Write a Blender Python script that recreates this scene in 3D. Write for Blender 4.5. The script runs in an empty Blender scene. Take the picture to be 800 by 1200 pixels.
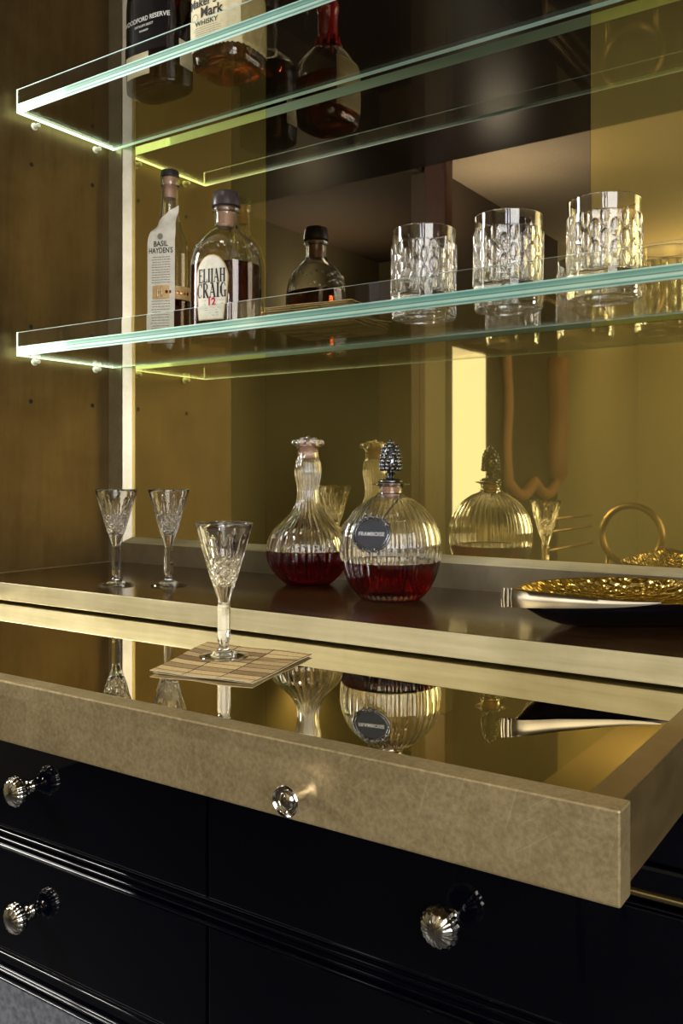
import bpy, bmesh, math, random
from math import sin, cos, pi, radians, sqrt, atan2
from mathutils import Vector, Matrix
random.seed(7)
SC = bpy.context.scene
COL = SC.collection
S = 1.345          # metres per survey unit (1 = distance of the niche's left wall from the camera)
EYE = 1.25         # eye height above the floor

# ---------------------------------------------------------------- camera
cam = bpy.data.cameras.new('camera')
cam.sensor_fit = 'AUTO'; cam.sensor_width = 36.0
cam.lens = 1045.7 / 1200 * 36
cam.shift_y = -(600 - 554.45) / 1200
cam.clip_start = 0.02
cam_o = bpy.data.objects.new('camera', cam); COL.objects.link(cam_o)
cam_o.location = (0, 0, EYE)
cam_o.rotation_euler = (pi / 2, 0, radians(34.016))
SC.camera = cam_o

# ---------------------------------------------------------------- world, lights, exposure
W = bpy.data.worlds.new('world'); SC.world = W; W.use_nodes = True
bg = W.node_tree.nodes['Background']; bg.inputs[0].default_value = (0.80, 0.86, 1.0, 1); bg.inputs[1].default_value = 0.05
SC.view_settings.view_transform = 'Standard'; SC.view_settings.look = 'None'
SC.view_settings.exposure = 0.45; SC.view_settings.gamma = 1.0
SC.view_settings.use_curve_mapping = False
SC.cycles.max_bounces = 22; SC.cycles.transmission_bounces = 20; SC.cycles.glossy_bounces = 8
SC.cycles.diffuse_bounces = 4; SC.cycles.transparent_max_bounces = 12
SC.cycles.sample_clamp_indirect = 6.0
SC.cycles.blur_glossy = 0.3

def aim(o, target):
    o.rotation_euler = (Vector(target) - o.location).to_track_quat('-Z', 'Y').to_euler()

def area(name, loc, target, sx, sy, power, col=(1, 1, 1)):
    l = bpy.data.lights.new(name, 'AREA'); l.shape = 'RECTANGLE'; l.size = sx; l.size_y = sy
    l.energy = power; l.color = col
    o = bpy.data.objects.new(name, l); COL.objects.link(o); o.location = loc; aim(o, target)
    return o

def spot(name, loc, target, power, angle, blend=0.5, rad=0.03, col=(1, 1, 1)):
    l = bpy.data.lights.new(name, 'SPOT'); l.energy = power; l.spot_size = radians(angle); l.spot_blend = blend
    l.shadow_soft_size = rad; l.color = col
    o = bpy.data.objects.new(name, l); COL.objects.link(o); o.location = loc; aim(o, target)
    return o

area('fill_light', (1.35, -0.75, 1.75), (-0.75, 1.0, 1.1), 1.3, 1.5, 36, (1.0, 0.97, 0.92))  # added frontal fill from the right, no window there
area('fill_light', (-3.0, 0.0, 2.0), (-0.4, 0.6, 1.0), 0.4, 1.1, 72, (1.0, 0.97, 0.9))  # soft fill from the left, added for the drawer front
spot('ceiling_spot', (-0.95, 0.42, 2.56), (-0.85, 0.9, 1.1), 4, 60, 0.9, 0.10, (1.0, 0.86, 0.66))
spot('ceiling_spot', (-0.20, 0.25, 2.56), (-0.30, 0.75, 1.1), 3, 50, 0.9, 0.10, (1.0, 0.86, 0.66))
spot('uplight', (-1.72, -1.42, 2.22), (-1.70, -1.40, 2.65), 12, 150, 1.0, 0.1, (1.0, 0.90, 0.76))
spot('uplight', (-1.2, -3.6, 1.8), (-1.2, -3.65, 2.65), 60, 150, 1.0, 0.1, (1.0, 0.90, 0.70))  # added to light the far ceiling more evenly
spot('wall_fill', (-0.9, -2.9, 2.60), (-1.5, -4.3, 1.2), 60, 100, 1.0, 0.08, (1.0, 0.92, 0.74))  # added to brighten the far wall reflected in the gold panel
spot('uplight', (-3.0, -1.75, 1.9), (-2.9, -1.7, 2.65), 30, 120, 1.0, 0.1, (1.0, 0.88, 0.70))

def Z(u): return EYE + u * S      # survey height -> metres

# ---------------------------------------------------------------- materials
def mat(name, base=(0.5, 0.5, 0.5), rough=0.5, metal=0.0, **kw):
    m = bpy.data.materials.new(name); m.use_nodes = True
    p = m.node_tree.nodes['Principled BSDF']
    p.inputs['Base Color'].default_value = (*base, 1); p.inputs['Roughness'].default_value = rough
    p.inputs['Metallic'].default_value = metal
    for k, v in kw.items():
        k = k.replace('_', ' ')
        p.inputs[k].default_value = (*v, 1) if isinstance(v, tuple) else v
    return m

def P(m): return m.node_tree.nodes['Principled BSDF']

def nd(m, kind, **kw):
    n = m.node_tree.nodes.new(kind)
    for k, v in kw.items():
        if hasattr(n, k) and k not in n.inputs: setattr(n, k, v)
        else: n.inputs[k].default_value = v
    return n

def lk(m, a, b): m.node_tree.links.new(a, b)

def coords(m, scale=(1, 1, 1)):
    t = nd(m, 'ShaderNodeTexCoord'); mp = nd(m, 'ShaderNodeMapping'); mp.inputs['Scale'].default_value = scale
    lk(m, t.outputs['Object'], mp.inputs['Vector']); return mp.outputs[0]

def ramp(m, fac, stops):
    r = nd(m, 'ShaderNodeValToRGB'); e = r.color_ramp.elements
    while len(e) < len(stops): e.new(0.5)
    for el, (p, c) in zip(e, stops): el.position = p; el.color = (*c, 1)
    lk(m, fac, r.inputs[0]); return r.outputs[0]

def leaf_mat(name, dark, light, rough=0.4, metal=0.75, streak=(6, 6, 60), scale=1.0, bump=0.02, squares=False):
    """metal leaf laid by hand: cloudy tone, fine brushed grain, hair scratches"""
    m = mat(name, light, rough, metal)
    v = coords(m, streak)
    n1 = nd(m, 'ShaderNodeTexNoise', Scale=scale, Detail=8.0, Roughness=0.62); lk(m, v, n1.inputs['Vector'])
    v2 = coords(m, (9, 9, 9))
    n2 = nd(m, 'ShaderNodeTexNoise', Scale=1.3, Detail=5.0, Roughness=0.6); lk(m, v2, n2.inputs['Vector'])
    mx = nd(m, 'ShaderNodeMath', operation='ADD'); lk(m, n1.outputs[0], mx.inputs[0]); lk(m, n2.outputs[0], mx.inputs[1])
    hf = nd(m, 'ShaderNodeMath', operation='MULTIPLY'); hf.inputs[1].default_value = 0.5; lk(m, mx.outputs[0], hf.inputs[0])
    c = ramp(m, hf.outputs[0], [(0.36, dark), (0.62, light)])
    if squares:   # overlapping squares of leaf, each a shade apart, and hair scratches
        b = nd(m, 'ShaderNodeTexBrick', Scale=1.0); b.offset = 0.35
        b.inputs['Color1'].default_value = (1, 1, 1, 1); b.inputs['Color2'].default_value = (0.84, 0.83, 0.80, 1); b.inputs['Mortar'].default_value = (0.93, 0.92, 0.88, 1)
        b.inputs['Brick Width'].default_value = 0.115; b.inputs['Row Height'].default_value = 0.115; b.inputs['Mortar Size'].default_value = 0.0006
        t = nd(m, 'ShaderNodeTexCoord'); mp = nd(m, 'ShaderNodeMapping'); mp.inputs['Rotation'].default_value = (pi / 2, 0, 0); mp.inputs['Location'].default_value = (.03, 0, .02)
        lk(m, t.outputs['Object'], mp.inputs[0]); lk(m, mp.outputs[0], b.inputs['Vector'])
        mu = nd(m, 'ShaderNodeMixRGB', blend_type='MULTIPLY'); mu.inputs[0].default_value = 1.0; lk(m, c, mu.inputs[1]); lk(m, b.outputs[0], mu.inputs[2]); c = mu.outputs[0]
        for ang in (0.6, -0.5, 1.3):
            mp = nd(m, 'ShaderNodeMapping'); mp.inputs['Scale'].default_value = (16, 16, 1100)
            t2 = nd(m, 'ShaderNodeTexCoord'); m0_ = nd(m, 'ShaderNodeMapping'); m0_.inputs['Rotation'].default_value = (0, ang, 0)
            lk(m, t2.outputs['Object'], m0_.inputs[0]); lk(m, m0_.outputs[0], mp.inputs[0])
            ns = nd(m, 'ShaderNodeTexNoise', Scale=1.0, Detail=2.0); lk(m, mp.outputs[0], ns.inputs['Vector'])
            rc = ramp(m, ns.outputs[0], [(0.68, (0, 0, 0)), (0.75, (1, 1, 1))])
            mu = nd(m, 'ShaderNodeMixRGB', blend_type='MIX'); mu.inputs[2].default_value = (0.72, 0.62, 0.42, 1)
            ml_ = nd(m, 'ShaderNodeMath', operation='MULTIPLY'); ml_.inputs[1].default_value = 0.4; lk(m, rc, ml_.inputs[0]); lk(m, ml_.outputs[0], mu.inputs[0])
            lk(m, c, mu.inputs[1]); c = mu.outputs[0]
    lk(m, c, P(m).inputs['Base Color'])
    rr = nd(m, 'ShaderNodeMapRange'); rr.inputs['To Min'].default_value = rough * 0.8; rr.inputs['To Max'].default_value = rough * 1.25
    lk(m, n1.outputs[0], rr.inputs['Value']); lk(m, rr.outputs[0], P(m).inputs['Roughness'])
    b = nd(m, 'ShaderNodeBump', Strength=0.25, Distance=bump * 0.01)
    lk(m, n1.outputs[0], b.inputs['Height']); lk(m, b.outputs[0], P(m).inputs['Normal'])
    return m

M = {}
M['leaf_front'] = leaf_mat('champagne_leaf_front', (0.34, 0.255, 0.125), (0.60, 0.475, 0.265), 0.42, 0.7, (140, 140, 140), 2.0, 0.03, squares=True)
M['leaf_side'] = leaf_mat('brass_leaf_side', (0.27, 0.185, 0.075), (0.40, 0.28, 0.12), 0.34, 0.8, (8, 8, 30), 1.5)
M['leaf_edge'] = leaf_mat('champagne_leaf_edge', (0.52, 0.465, 0.275), (0.70, 0.635, 0.42), 0.38, 0.6, (4, 30, 90), 1.5)
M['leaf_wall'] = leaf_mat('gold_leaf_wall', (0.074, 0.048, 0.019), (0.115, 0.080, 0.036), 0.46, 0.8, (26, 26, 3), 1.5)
M['leaf_frame'] = leaf_mat('silver_gilt_frame', (0.24, 0.200, 0.125), (0.34, 0.29, 0.19), 0.33, 0.75, (20, 20, 20), 1.5)
M['leaf_bevel'] = leaf_mat('pale_gilt_bevel', (0.36, 0.32, 0.24), (0.48, 0.44, 0.34), 0.34, 0.7, (20, 20, 20), 1.5)
M['counter'] = leaf_mat('dark_bronze_lacquer', (0.026, 0.012, 0.004), (0.046, 0.023, 0.008), 0.13, 0.0, (4, 40, 40), 1.2, 0.004)
M['lacquer'] = mat('black_lacquer', (0.0012, 0.0016, 0.0038), 0.03, 0.0, IOR=1.42)
M['bead_glint'] = mat('bead_glint', (0.62, 0.52, 0.30), 0.22, 1.0)  # gold tone stands for a highlight on black lacquer
M['void'] = mat('dark_hole', (0.004, 0.003, 0.002), 0.8)
M['mirror_tray'] = mat('bronze_mirror', (0.72, 0.64, 0.42), 0.012, 1.0)
M['chrome'] = mat('polished_nickel', (0.78, 0.74, 0.68), 0.08, 1.0)
M['silver'] = mat('silver', (0.72, 0.70, 0.66), 0.16, 1.0)
M['pewter'] = mat('dark_pewter', (0.16, 0.165, 0.18), 0.24, 1.0)
M['pewter_face'] = mat('dark_pewter_face', (0.085, 0.095, 0.125), 0.38, 0.85)
M['glass'] = mat('clear_crystal', (1, 1, 1), 0.0, 0, IOR=1.52, Transmission_Weight=1.0)
M['bottle'] = mat('bottle_glass', (0.96, 0.975, 0.94), 0.0, 0, IOR=1.5, Transmission_Weight=1.0)
M['dark_bottle'] = mat('dark_bottle_glass', (0.10, 0.045, 0.02), 0.0, 0, IOR=1.5, Transmission_Weight=1.0)
M['wine'] = mat('red_liqueur', (0.13, 0.002, 0.007), 0.0, 0, IOR=1.36, Transmission_Weight=1.0)
M['whisky'] = mat('amber_whisky', (0.17, 0.033, 0.007), 0.0, 0, IOR=1.36, Transmission_Weight=1.0)
M['cork'] = mat('cork', (0.36, 0.20, 0.13), 0.75)
M['black_cap'] = mat('black_cap', (0.018, 0.016, 0.018), 0.35)
M['brown_cap'] = mat('dark_brown_cap', (0.045, 0.032, 0.034), 0.32)
M['wax'] = mat('red_wax', (0.42, 0.012, 0.010), 0.25, 0, Coat_Weight=0.5)
M['ink'] = mat('black_ink', (0.010, 0.009, 0.009), 0.6)
M['grey_ink'] = mat('grey_ink', (0.22, 0.20, 0.18), 0.7)
M['red_ink'] = mat('red_ink', (0.45, 0.012, 0.03), 0.6)
M['blue_ink'] = mat('blue_grey_ink', (0.10, 0.12, 0.22), 0.6)
M['white_ink'] = mat('white_ink', (0.75, 0.73, 0.70), 0.6)
M['engraved'] = mat('engraved_letters', (0.62, 0.65, 0.72), 0.4, 0.4)
M['copper'] = mat('copper_band', (0.62, 0.30, 0.13), 0.25, 1.0)
M['black_dish'] = mat('black_enamel', (0.002, 0.002, 0.004), 0.06, 0, Coat_Weight=0.5)

def paper_mat(name, c1, c2, trans=0.0):
    m = mat(name, c1, 0.7)
    n = nd(m, 'ShaderNodeTexNoise', Scale=3.0, Detail=6.0); lk(m, coords(m, (40, 40, 40)), n.inputs['Vector'])
    lk(m, ramp(m, n.outputs[0], [(0.35, c2), (0.65, c1)]), P(m).inputs['Base Color'])
    return m
M['paper'] = paper_mat('off_white_paper', (0.74, 0.71, 0.62), (0.66, 0.62, 0.52))
M['cream'] = paper_mat('cream_paper', (0.74, 0.66, 0.44), (0.66, 0.57, 0.36))
M['yellow_paper'] = paper_mat('yellowed_paper', (0.58, 0.47, 0.22), (0.50, 0.40, 0.18))
M['kraft'] = paper_mat('tan_paper_band', (0.62, 0.42, 0.19), (0.52, 0.34, 0.14))
M['label_edge'] = paper_mat('gilt_label_border', (0.50, 0.36, 0.16), (0.42, 0.29, 0.12))

# back panel: gold leaf behind glass; clear glossy reflection over a leaf that also scatters
def back_mat(name, refl, diff, mixf, rough):
    m = bpy.data.materials.new(name); m.use_nodes = True; nt = m.node_tree; nt.nodes.clear()
    out = nt.nodes.new('ShaderNodeOutputMaterial'); mix = nt.nodes.new('ShaderNodeMixShader')
    g = nt.nodes.new('ShaderNodeBsdfGlossy'); g.inputs['Color'].default_value = (*refl, 1); g.inputs['Roughness'].default_value = rough
    d = nt.nodes.new('ShaderNodeBsdfDiffuse')
    v = coords(m, (60, 60, 10))
    n = nd(m, 'ShaderNodeTexNoise', Scale=1.2, Detail=7.0, Roughness=0.7); lk(m, v, n.inputs['Vector'])
    n2 = nd(m, 'ShaderNodeTexNoise', Scale=2.2, Detail=3.0); lk(m, coords(m, (1.5, 1.5, 1.5)), n2.inputs['Vector'])
    a = nd(m, 'ShaderNodeMath', operation='ADD'); lk(m, n.outputs[0], a.inputs[0]); lk(m, n2.outputs[0], a.inputs[1])
    h = nd(m, 'ShaderNodeMath', operation='MULTIPLY'); h.inputs[1].default_value = 0.5; lk(m, a.outputs[0], h.inputs[0])
    c = ramp(m, h.outputs[0], [(0.3, tuple(x * 0.72 for x in diff)), (0.7, tuple(min(1, x * 1.2) for x in diff))])
    lk(m, c, d.inputs['Color'])
    mix.inputs[0].default_value = mixf
    lk(m, d.outputs[0], mix.inputs[1]); lk(m, g.outputs[0], mix.inputs[2]); lk(m, mix.outputs[0], out.inputs[0])
    return m
M['gold_glass'] = back_mat('gold_leaf_under_glass', (0.72, 0.57, 0.235), (0.215, 0.17, 0.048), 0.72, 0.02)
M['dark_glass'] = back_mat('dark_mirror_glass', (0.40, 0.355, 0.28), (0.002, 0.0018, 0.003), 0.92, 0.012)

# shelf glass and its green polished edges, edge-lit glow put in as emission
M['shelf'] = mat('shelf_glass', (0.955, 0.985, 0.955), 0.0, 0, IOR=1.5, Transmission_Weight=1.0)
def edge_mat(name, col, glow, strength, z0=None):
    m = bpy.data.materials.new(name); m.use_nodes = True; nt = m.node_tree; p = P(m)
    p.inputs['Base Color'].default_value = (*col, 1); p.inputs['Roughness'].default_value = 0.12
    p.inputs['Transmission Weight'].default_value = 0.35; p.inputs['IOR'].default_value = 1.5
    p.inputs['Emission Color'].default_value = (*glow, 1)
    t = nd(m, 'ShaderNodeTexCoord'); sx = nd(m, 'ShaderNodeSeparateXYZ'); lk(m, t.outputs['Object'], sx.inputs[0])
    # emission fades from the left end; bright and dark glint lines painted along the edge
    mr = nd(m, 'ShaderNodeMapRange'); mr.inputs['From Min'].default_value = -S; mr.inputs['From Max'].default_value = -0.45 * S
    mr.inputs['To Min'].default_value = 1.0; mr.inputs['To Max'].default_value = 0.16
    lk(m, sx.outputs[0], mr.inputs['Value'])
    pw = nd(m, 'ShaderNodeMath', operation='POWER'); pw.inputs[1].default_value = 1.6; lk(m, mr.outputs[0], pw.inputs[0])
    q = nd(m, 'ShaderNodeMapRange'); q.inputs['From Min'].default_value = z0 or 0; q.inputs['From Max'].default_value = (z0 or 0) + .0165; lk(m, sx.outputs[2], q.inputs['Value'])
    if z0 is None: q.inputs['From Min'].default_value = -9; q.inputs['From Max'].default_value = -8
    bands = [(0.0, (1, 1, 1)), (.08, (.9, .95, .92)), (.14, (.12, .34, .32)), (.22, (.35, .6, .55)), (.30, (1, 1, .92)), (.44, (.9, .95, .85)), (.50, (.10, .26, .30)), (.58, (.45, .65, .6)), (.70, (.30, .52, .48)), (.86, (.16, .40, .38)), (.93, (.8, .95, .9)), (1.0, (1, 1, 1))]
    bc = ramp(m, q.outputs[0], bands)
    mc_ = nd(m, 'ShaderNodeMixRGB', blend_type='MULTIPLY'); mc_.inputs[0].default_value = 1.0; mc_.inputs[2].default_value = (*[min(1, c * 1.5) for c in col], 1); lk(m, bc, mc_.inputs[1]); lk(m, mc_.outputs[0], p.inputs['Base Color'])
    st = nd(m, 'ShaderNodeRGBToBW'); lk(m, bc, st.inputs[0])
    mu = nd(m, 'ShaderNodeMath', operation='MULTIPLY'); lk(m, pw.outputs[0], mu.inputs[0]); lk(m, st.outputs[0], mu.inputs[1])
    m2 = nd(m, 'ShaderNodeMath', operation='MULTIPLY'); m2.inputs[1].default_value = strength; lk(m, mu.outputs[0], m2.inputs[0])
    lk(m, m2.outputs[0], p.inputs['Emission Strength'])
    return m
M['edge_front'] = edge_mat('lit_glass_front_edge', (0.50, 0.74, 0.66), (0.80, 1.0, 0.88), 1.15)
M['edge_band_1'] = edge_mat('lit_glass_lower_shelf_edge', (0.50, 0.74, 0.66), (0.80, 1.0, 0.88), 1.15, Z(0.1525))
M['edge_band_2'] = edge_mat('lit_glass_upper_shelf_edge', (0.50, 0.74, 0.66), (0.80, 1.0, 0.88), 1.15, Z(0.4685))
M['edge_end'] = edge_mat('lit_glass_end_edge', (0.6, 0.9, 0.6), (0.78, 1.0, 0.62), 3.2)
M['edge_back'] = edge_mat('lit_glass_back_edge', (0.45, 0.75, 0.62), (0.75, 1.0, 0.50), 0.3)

def napkin_mat(name, off=0.0):
    m = mat(name, (0.6, 0.45, 0.25), 0.9, Specular_IOR_Level=0.08)
    t = nd(m, 'ShaderNodeTexCoord')
    b = nd(m, 'ShaderNodeTexBrick'); b.offset = 0.0; b.squash = 1.0
    b.inputs['Color1'].default_value = (0.60, 0.45, 0.22, 1); b.inputs['Color2'].default_value = (0.07, 0.014, 0.006, 1)
    b.inputs['Mortar'].default_value = (0.035, 0.018, 0.012, 1); b.inputs['Scale'].default_value = 1.0
    b.inputs['Mortar Size'].default_value = 0.006; b.inputs['Brick Width'].default_value = 0.333; b.inputs['Row Height'].default_value = 0.1111
    b.inputs['Bias'].default_value = -0.25
    mp = nd(m, 'ShaderNodeMapping'); mp.inputs['Location'].default_value = (0.01 + off, 0.03, 0)
    lk(m, t.outputs['UV'], mp.inputs['Vector']); lk(m, mp.outputs[0], b.inputs['Vector'])
    n = nd(m, 'ShaderNodeTexVoronoi', Scale=46.0); mp2 = nd(m, 'ShaderNodeMapping'); mp2.inputs['Scale'].default_value = (1.6, 1, 1)
    lk(m, t.outputs['UV'], mp2.inputs[0]); lk(m, mp2.outputs[0], n.inputs['Vector'])
    r = ramp(m, n.outputs['Distance'], [(0.10, (0.42, 0.34, 0.26)), (0.35, (1.0, 1.0, 1.0))])
    mx = nd(m, 'ShaderNodeMixRGB', blend_type='MULTIPLY'); mx.inputs[0].default_value = 0.8
    lk(m, b.outputs[0], mx.inputs[1]); lk(m, r, mx.inputs[2]); lk(m, mx.outputs[0], P(m).inputs['Base Color'])
    return m
M['napkin'] = napkin_mat('mosaic_print_napkin')
M['napkin_under'] = paper_mat('napkin_underside', (0.66, 0.58, 0.42), (0.55, 0.47, 0.32))

def hammered():
    m = mat('hammered_gold', (0.72, 0.52, 0.16), 0.16, 1.0)
    v = nd(m, 'ShaderNodeTexVoronoi', Scale=1.0); v.feature = 'SMOOTH_F1'
    lk(m, coords(m, (120, 240, 60)), v.inputs['Vector'])
    b = nd(m, 'ShaderNodeBump', Strength=1.0, Distance=0.004); lk(m, v.outputs['Distance'], b.inputs['Height'])
    lk(m, b.outputs[0], P(m).inputs['Normal']); return m
M['hammered'] = hammered()

# room
M['floor'] = mat('dark_floor', (0.022, 0.02, 0.019), 0.4)
M['rug'] = paper_mat('pale_rug', (0.42, 0.44, 0.50), (0.30, 0.32, 0.38))
M['plaster'] = paper_mat('beige_plaster', (0.52, 0.43, 0.30), (0.47, 0.385, 0.265))
M['olive_wall'] = paper_mat('olive_wall', (0.36, 0.33, 0.20), (0.30, 0.27, 0.16))
M['olive_dark'] = paper_mat('olive_woodwork', (0.17, 0.15, 0.085), (0.14, 0.12, 0.07))
M['sparkle_glow'] = mat('added_panel_glow', (0.8, 0.8, 0.8), 0.5, 0, Emission_Color=(0.97, 0.98, 1.0), Emission_Strength=7.0)  # glow of the added panels that put highlights in the glass
M['pin'] = mat('glint_pale_pin', (0.9, 0.9, 0.8), 0.25)  # pale colour stands for the bright glints on the metal shelf pins
M['dark_wood'] = mat('dark_wood', (0.010, 0.006, 0.005), 0.3)
M['red_wood'] = mat('mahogany', (0.06, 0.016, 0.006), 0.35)
M['brown_wall'] = paper_mat('brown_wall', (0.075, 0.050, 0.028), (0.06, 0.04, 0.022))
M['curtain'] = mat('copper_curtain', (0.50, 0.27, 0.14), 0.5)
M['daylight'] = mat('window_daylight', (0.8, 0.8, 0.8), 0.5, 0, Emission_Color=(1.0, 0.95, 0.85), Emission_Strength=1.25)
M['reflect_grey'] = paper_mat('lacquer_reflection_grey', (0.20, 0.21, 0.24), (0.10, 0.105, 0.125)); P(M['reflect_grey']).inputs['Roughness'].default_value = 0.3  # grey put in the colour for the reflection in the lower panel

# ---------------------------------------------------------------- mesh helpers
class MB:
    def __init__(s): s.v = []; s.f = []; s.mi = []; s.uv = {}
    def add(s, verts, faces, mi=0):
        b = len(s.v); s.v += [tuple(v) for v in verts]
        for f in faces: s.f.append(tuple(b + i for i in f)); s.mi.append(mi)
        return s
    def box(s, x0, x1, y0, y1, z0, z1, mi=0, bev=0.0):
        if bev <= 0:
            v = [(x, y, z) for x in (x0, x1) for y in (y0, y1) for z in (z0, z1)]
            return s.add(v, [(0, 1, 3, 2), (4, 6, 7, 5), (0, 4, 5, 1), (2, 3, 7, 6), (0, 2, 6, 4), (1, 5, 7, 3)], mi)
        bm = bmesh.new(); bmesh.ops.create_cube(bm, size=1.0)
        for v in bm.verts:
            v.co = Vector(((x0 + x1) / 2 + v.co.x * (x1 - x0), (y0 + y1) / 2 + v.co.y * (y1 - y0), (z0 + z1) / 2 + v.co.z * (z1 - z0)))
        bmesh.ops.bevel(bm, geom=bm.edges[:], offset=bev, segments=2, affect='EDGES', profile=0.6)
        bm.verts.index_update()
        s.add([v.co[:] for v in bm.verts], [[v.index for v in f.verts] for f in bm.faces], mi); bm.free(); return s
    def tube(s, pts, r, n=8, mi=0, closed=False):
        pts = [Vector(p) for p in pts]; rs = r if isinstance(r, list) else [r] * len(pts); vs = []; k = len(pts)
        up = Vector((0, 0, 1)); prev = None
        for i, p in enumerate(pts):
            a = pts[(i - 1) % k] if (closed or i > 0) else p; b = pts[(i + 1) % k] if (closed or i < k - 1) else p
            t = (b - a).normalized()
            if prev is None:
                u = t.cross(up)
                if u.length < 1e-3: u = t.cross(Vector((1, 0, 0)))
                u.normalize()
            else: u = (prev - t * prev.dot(t)).normalized()
            prev = u; w = t.cross(u)
            for j in range(n):
                an = 2 * pi * j / n; vs.append(p + (u * cos(an) + w * sin(an)) * rs[i])
        fs = []
        for i in range(k if closed else k - 1):
            for j in range(n):
                fs.append((i * n + j, i * n + (j + 1) % n, ((i + 1) % k) * n + (j + 1) % n, ((i + 1) % k) * n + j))
        if not closed: fs += [tuple(range(n - 1, -1, -1)), tuple((k - 1) * n + j for j in range(n))]
        return s.add(vs, fs, mi)
    def ball(s, c, rx, ry=None, rz=None, nu=12, nv=8, mi=0, rot=None):
        ry = ry or rx; rz = rz or rx; vs = [Vector((0, 0, -rz))]
        for i in range(1, nv):
            a = -pi / 2 + pi * i / nv
            for j in range(nu): vs.append(Vector((rx * cos(a) * cos(2 * pi * j / nu), ry * cos(a) * sin(2 * pi * j / nu), rz * sin(a))))
        vs.append(Vector((0, 0, rz))); fs = []
        for j in range(nu): fs.append((0, 1 + (j + 1) % nu, 1 + j))
        for i in range(nv - 2):
            for j in range(nu):
                a = 1 + i * nu; fs.append((a + j, a + (j + 1) % nu, a + nu + (j + 1) % nu, a + nu + j))
        a = 1 + (nv - 2) * nu
        for j in range(nu): fs.append((a + j, a + (j + 1) % nu, len(vs) - 1))
        if rot: vs = [rot @ v for v in vs]
        return s.add([v + Vector(c) for v in vs], fs, mi)
    def lathe(s, prof, n=64, mi=0, fn=None, loop=False):
        """prof: [(r, z, tag)]; fn(theta, r, z, tag) -> (x, y, z); r == 0 makes a pole; loop joins last ring to first"""
        rings = []; vs = []; fs = []
        for q in prof:
            r, z = q[0], q[1]; tag = q[2] if len(q) > 2 else 0
            if r <= 1e-7: rings.append([len(vs)]); vs.append(fn(0.0, 0.0, z, tag) if fn else (0, 0, z)); continue
            ring = []
            for j in range(n):
                th = 2 * pi * j / n
                ring.append(len(vs)); vs.append(fn(th, r, z, tag) if fn else (r * cos(th), r * sin(th), z))
            rings.append(ring)
        prs = list(zip(rings, rings[1:]))
        if loop: prs.append((rings[-1], rings[0]))
        for a, b in prs:
            for j in range(n):
                k = (j + 1) % n
                if len(a) == 1 and len(b) == 1: continue
                if len(a) == 1: fs.append((a[0], b[k], b[j]))
                elif len(b) == 1: fs.append((a[j], a[k], b[0]))
                else: fs.append((a[j], a[k], b[k], b[j]))
        return s.add(vs, fs, mi)
    def transform(s, mtx): s.v = [tuple(mtx @ Vector(v)) for v in s.v]; return s
    def build(s, name, mats, parent=None, smooth=False, loc=None, angle=None, rotz=0):
        me = bpy.data.meshes.new(name); me.from_pydata(s.v, [], s.f)
        for m_ in (mats if isinstance(mats, (list, tuple)) else [mats]): me.materials.append(m_)
        me.polygons.foreach_set('material_index', s.mi)
        if smooth:
            me.polygons.foreach_set('use_smooth', [True] * len(me.polygons))
        me.update()
        if smooth and angle: me.set_sharp_from_angle(angle=radians(angle))
        o = bpy.data.objects.new(name, me); COL.objects.link(o)
        if parent: o.parent = parent
        if loc: o.location = loc
        o.rotation_euler.z = rotz
        return o

def tag(o, label=None, cat=None, group=None, kind=None):
    if label: o['label'] = label
    if cat: o['category'] = cat
    if group: o['group'] = group
    if kind: o['kind'] = kind
    return o
def empty(name, loc, rotz=0):
    o = bpy.data.objects.new(name, None); COL.objects.link(o); o.location = loc; o.rotation_euler.z = rotz
    o.empty_display_size = 0.05; return o
def copy_tree(o, parent=None):
    c = o.copy(); COL.objects.link(c); c.parent = parent
    for ch in o.children: copy_tree(ch, c)
    return c
def spline(pts, n):
    """Catmull-Rom through (r, z) points, n samples per span"""
    out = []; k = len(pts)
    for i in range(k - 1):
        p0 = pts[max(i - 1, 0)]; p1 = pts[i]; p2 = pts[i + 1]; p3 = pts[min(i + 2, k - 1)]
        for j in range(n):
            t = j / n
            out.append(tuple(0.5 * (2 * p1[a] + (p2[a] - p0[a]) * t + (2 * p0[a] - 5 * p1[a] + 4 * p2[a] - p3[a]) * t * t + (3 * p1[a] - p0[a] - 3 * p2[a] + p3[a]) * t ** 3) for a in range(2)))
    out.append(tuple(pts[-1])); return out
def interp(pts, z):
    for a, b in zip(pts, pts[1:]):
        if a[1] <= z <= b[1] and b[1] > a[1]: return a[0] + (b[0] - a[0]) * (z - a[1]) / (b[1] - a[1])
    return pts[-1][0] if z > pts[-1][1] else pts[0][0]


# text as flat outlines in 2-D: returns (verts2d, tris)
def text2d(body, size, sx=1.0, align='CENTER', shear=0.0, bold=0.0):
    c = bpy.data.curves.new('text', 'FONT'); c.body = body; c.size = size; c.align_x = align; c.align_y = 'CENTER'
    c.shear = shear; c.offset = bold; c.resolution_u = 3; c.fill_mode = 'FRONT'
    o = bpy.data.objects.new('text', c); COL.objects.link(o)
    dg = bpy.context.evaluated_depsgraph_get(); me = o.evaluated_get(dg).to_mesh()
    bm = bmesh.new(); bm.from_mesh(me)
    bmesh.ops.triangulate(bm, faces=bm.faces[:])
    for _ in range(2):
        long_ = [e for e in bm.edges if e.calc_length() > size * 0.35]
        if not long_: break
        bmesh.ops.subdivide_edges(bm, edges=long_, cuts=1); bmesh.ops.triangulate(bm, faces=bm.faces[:])
    bm.verts.index_update()
    vs = [(v.co.x * sx, v.co.y) for v in bm.verts]; fs = [tuple(v.index for v in f.verts) for f in bm.faces]
    bm.free(); o.evaluated_get(dg).to_mesh_clear(); bpy.data.objects.remove(o); bpy.data.curves.remove(c)
    return vs, fs

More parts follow.
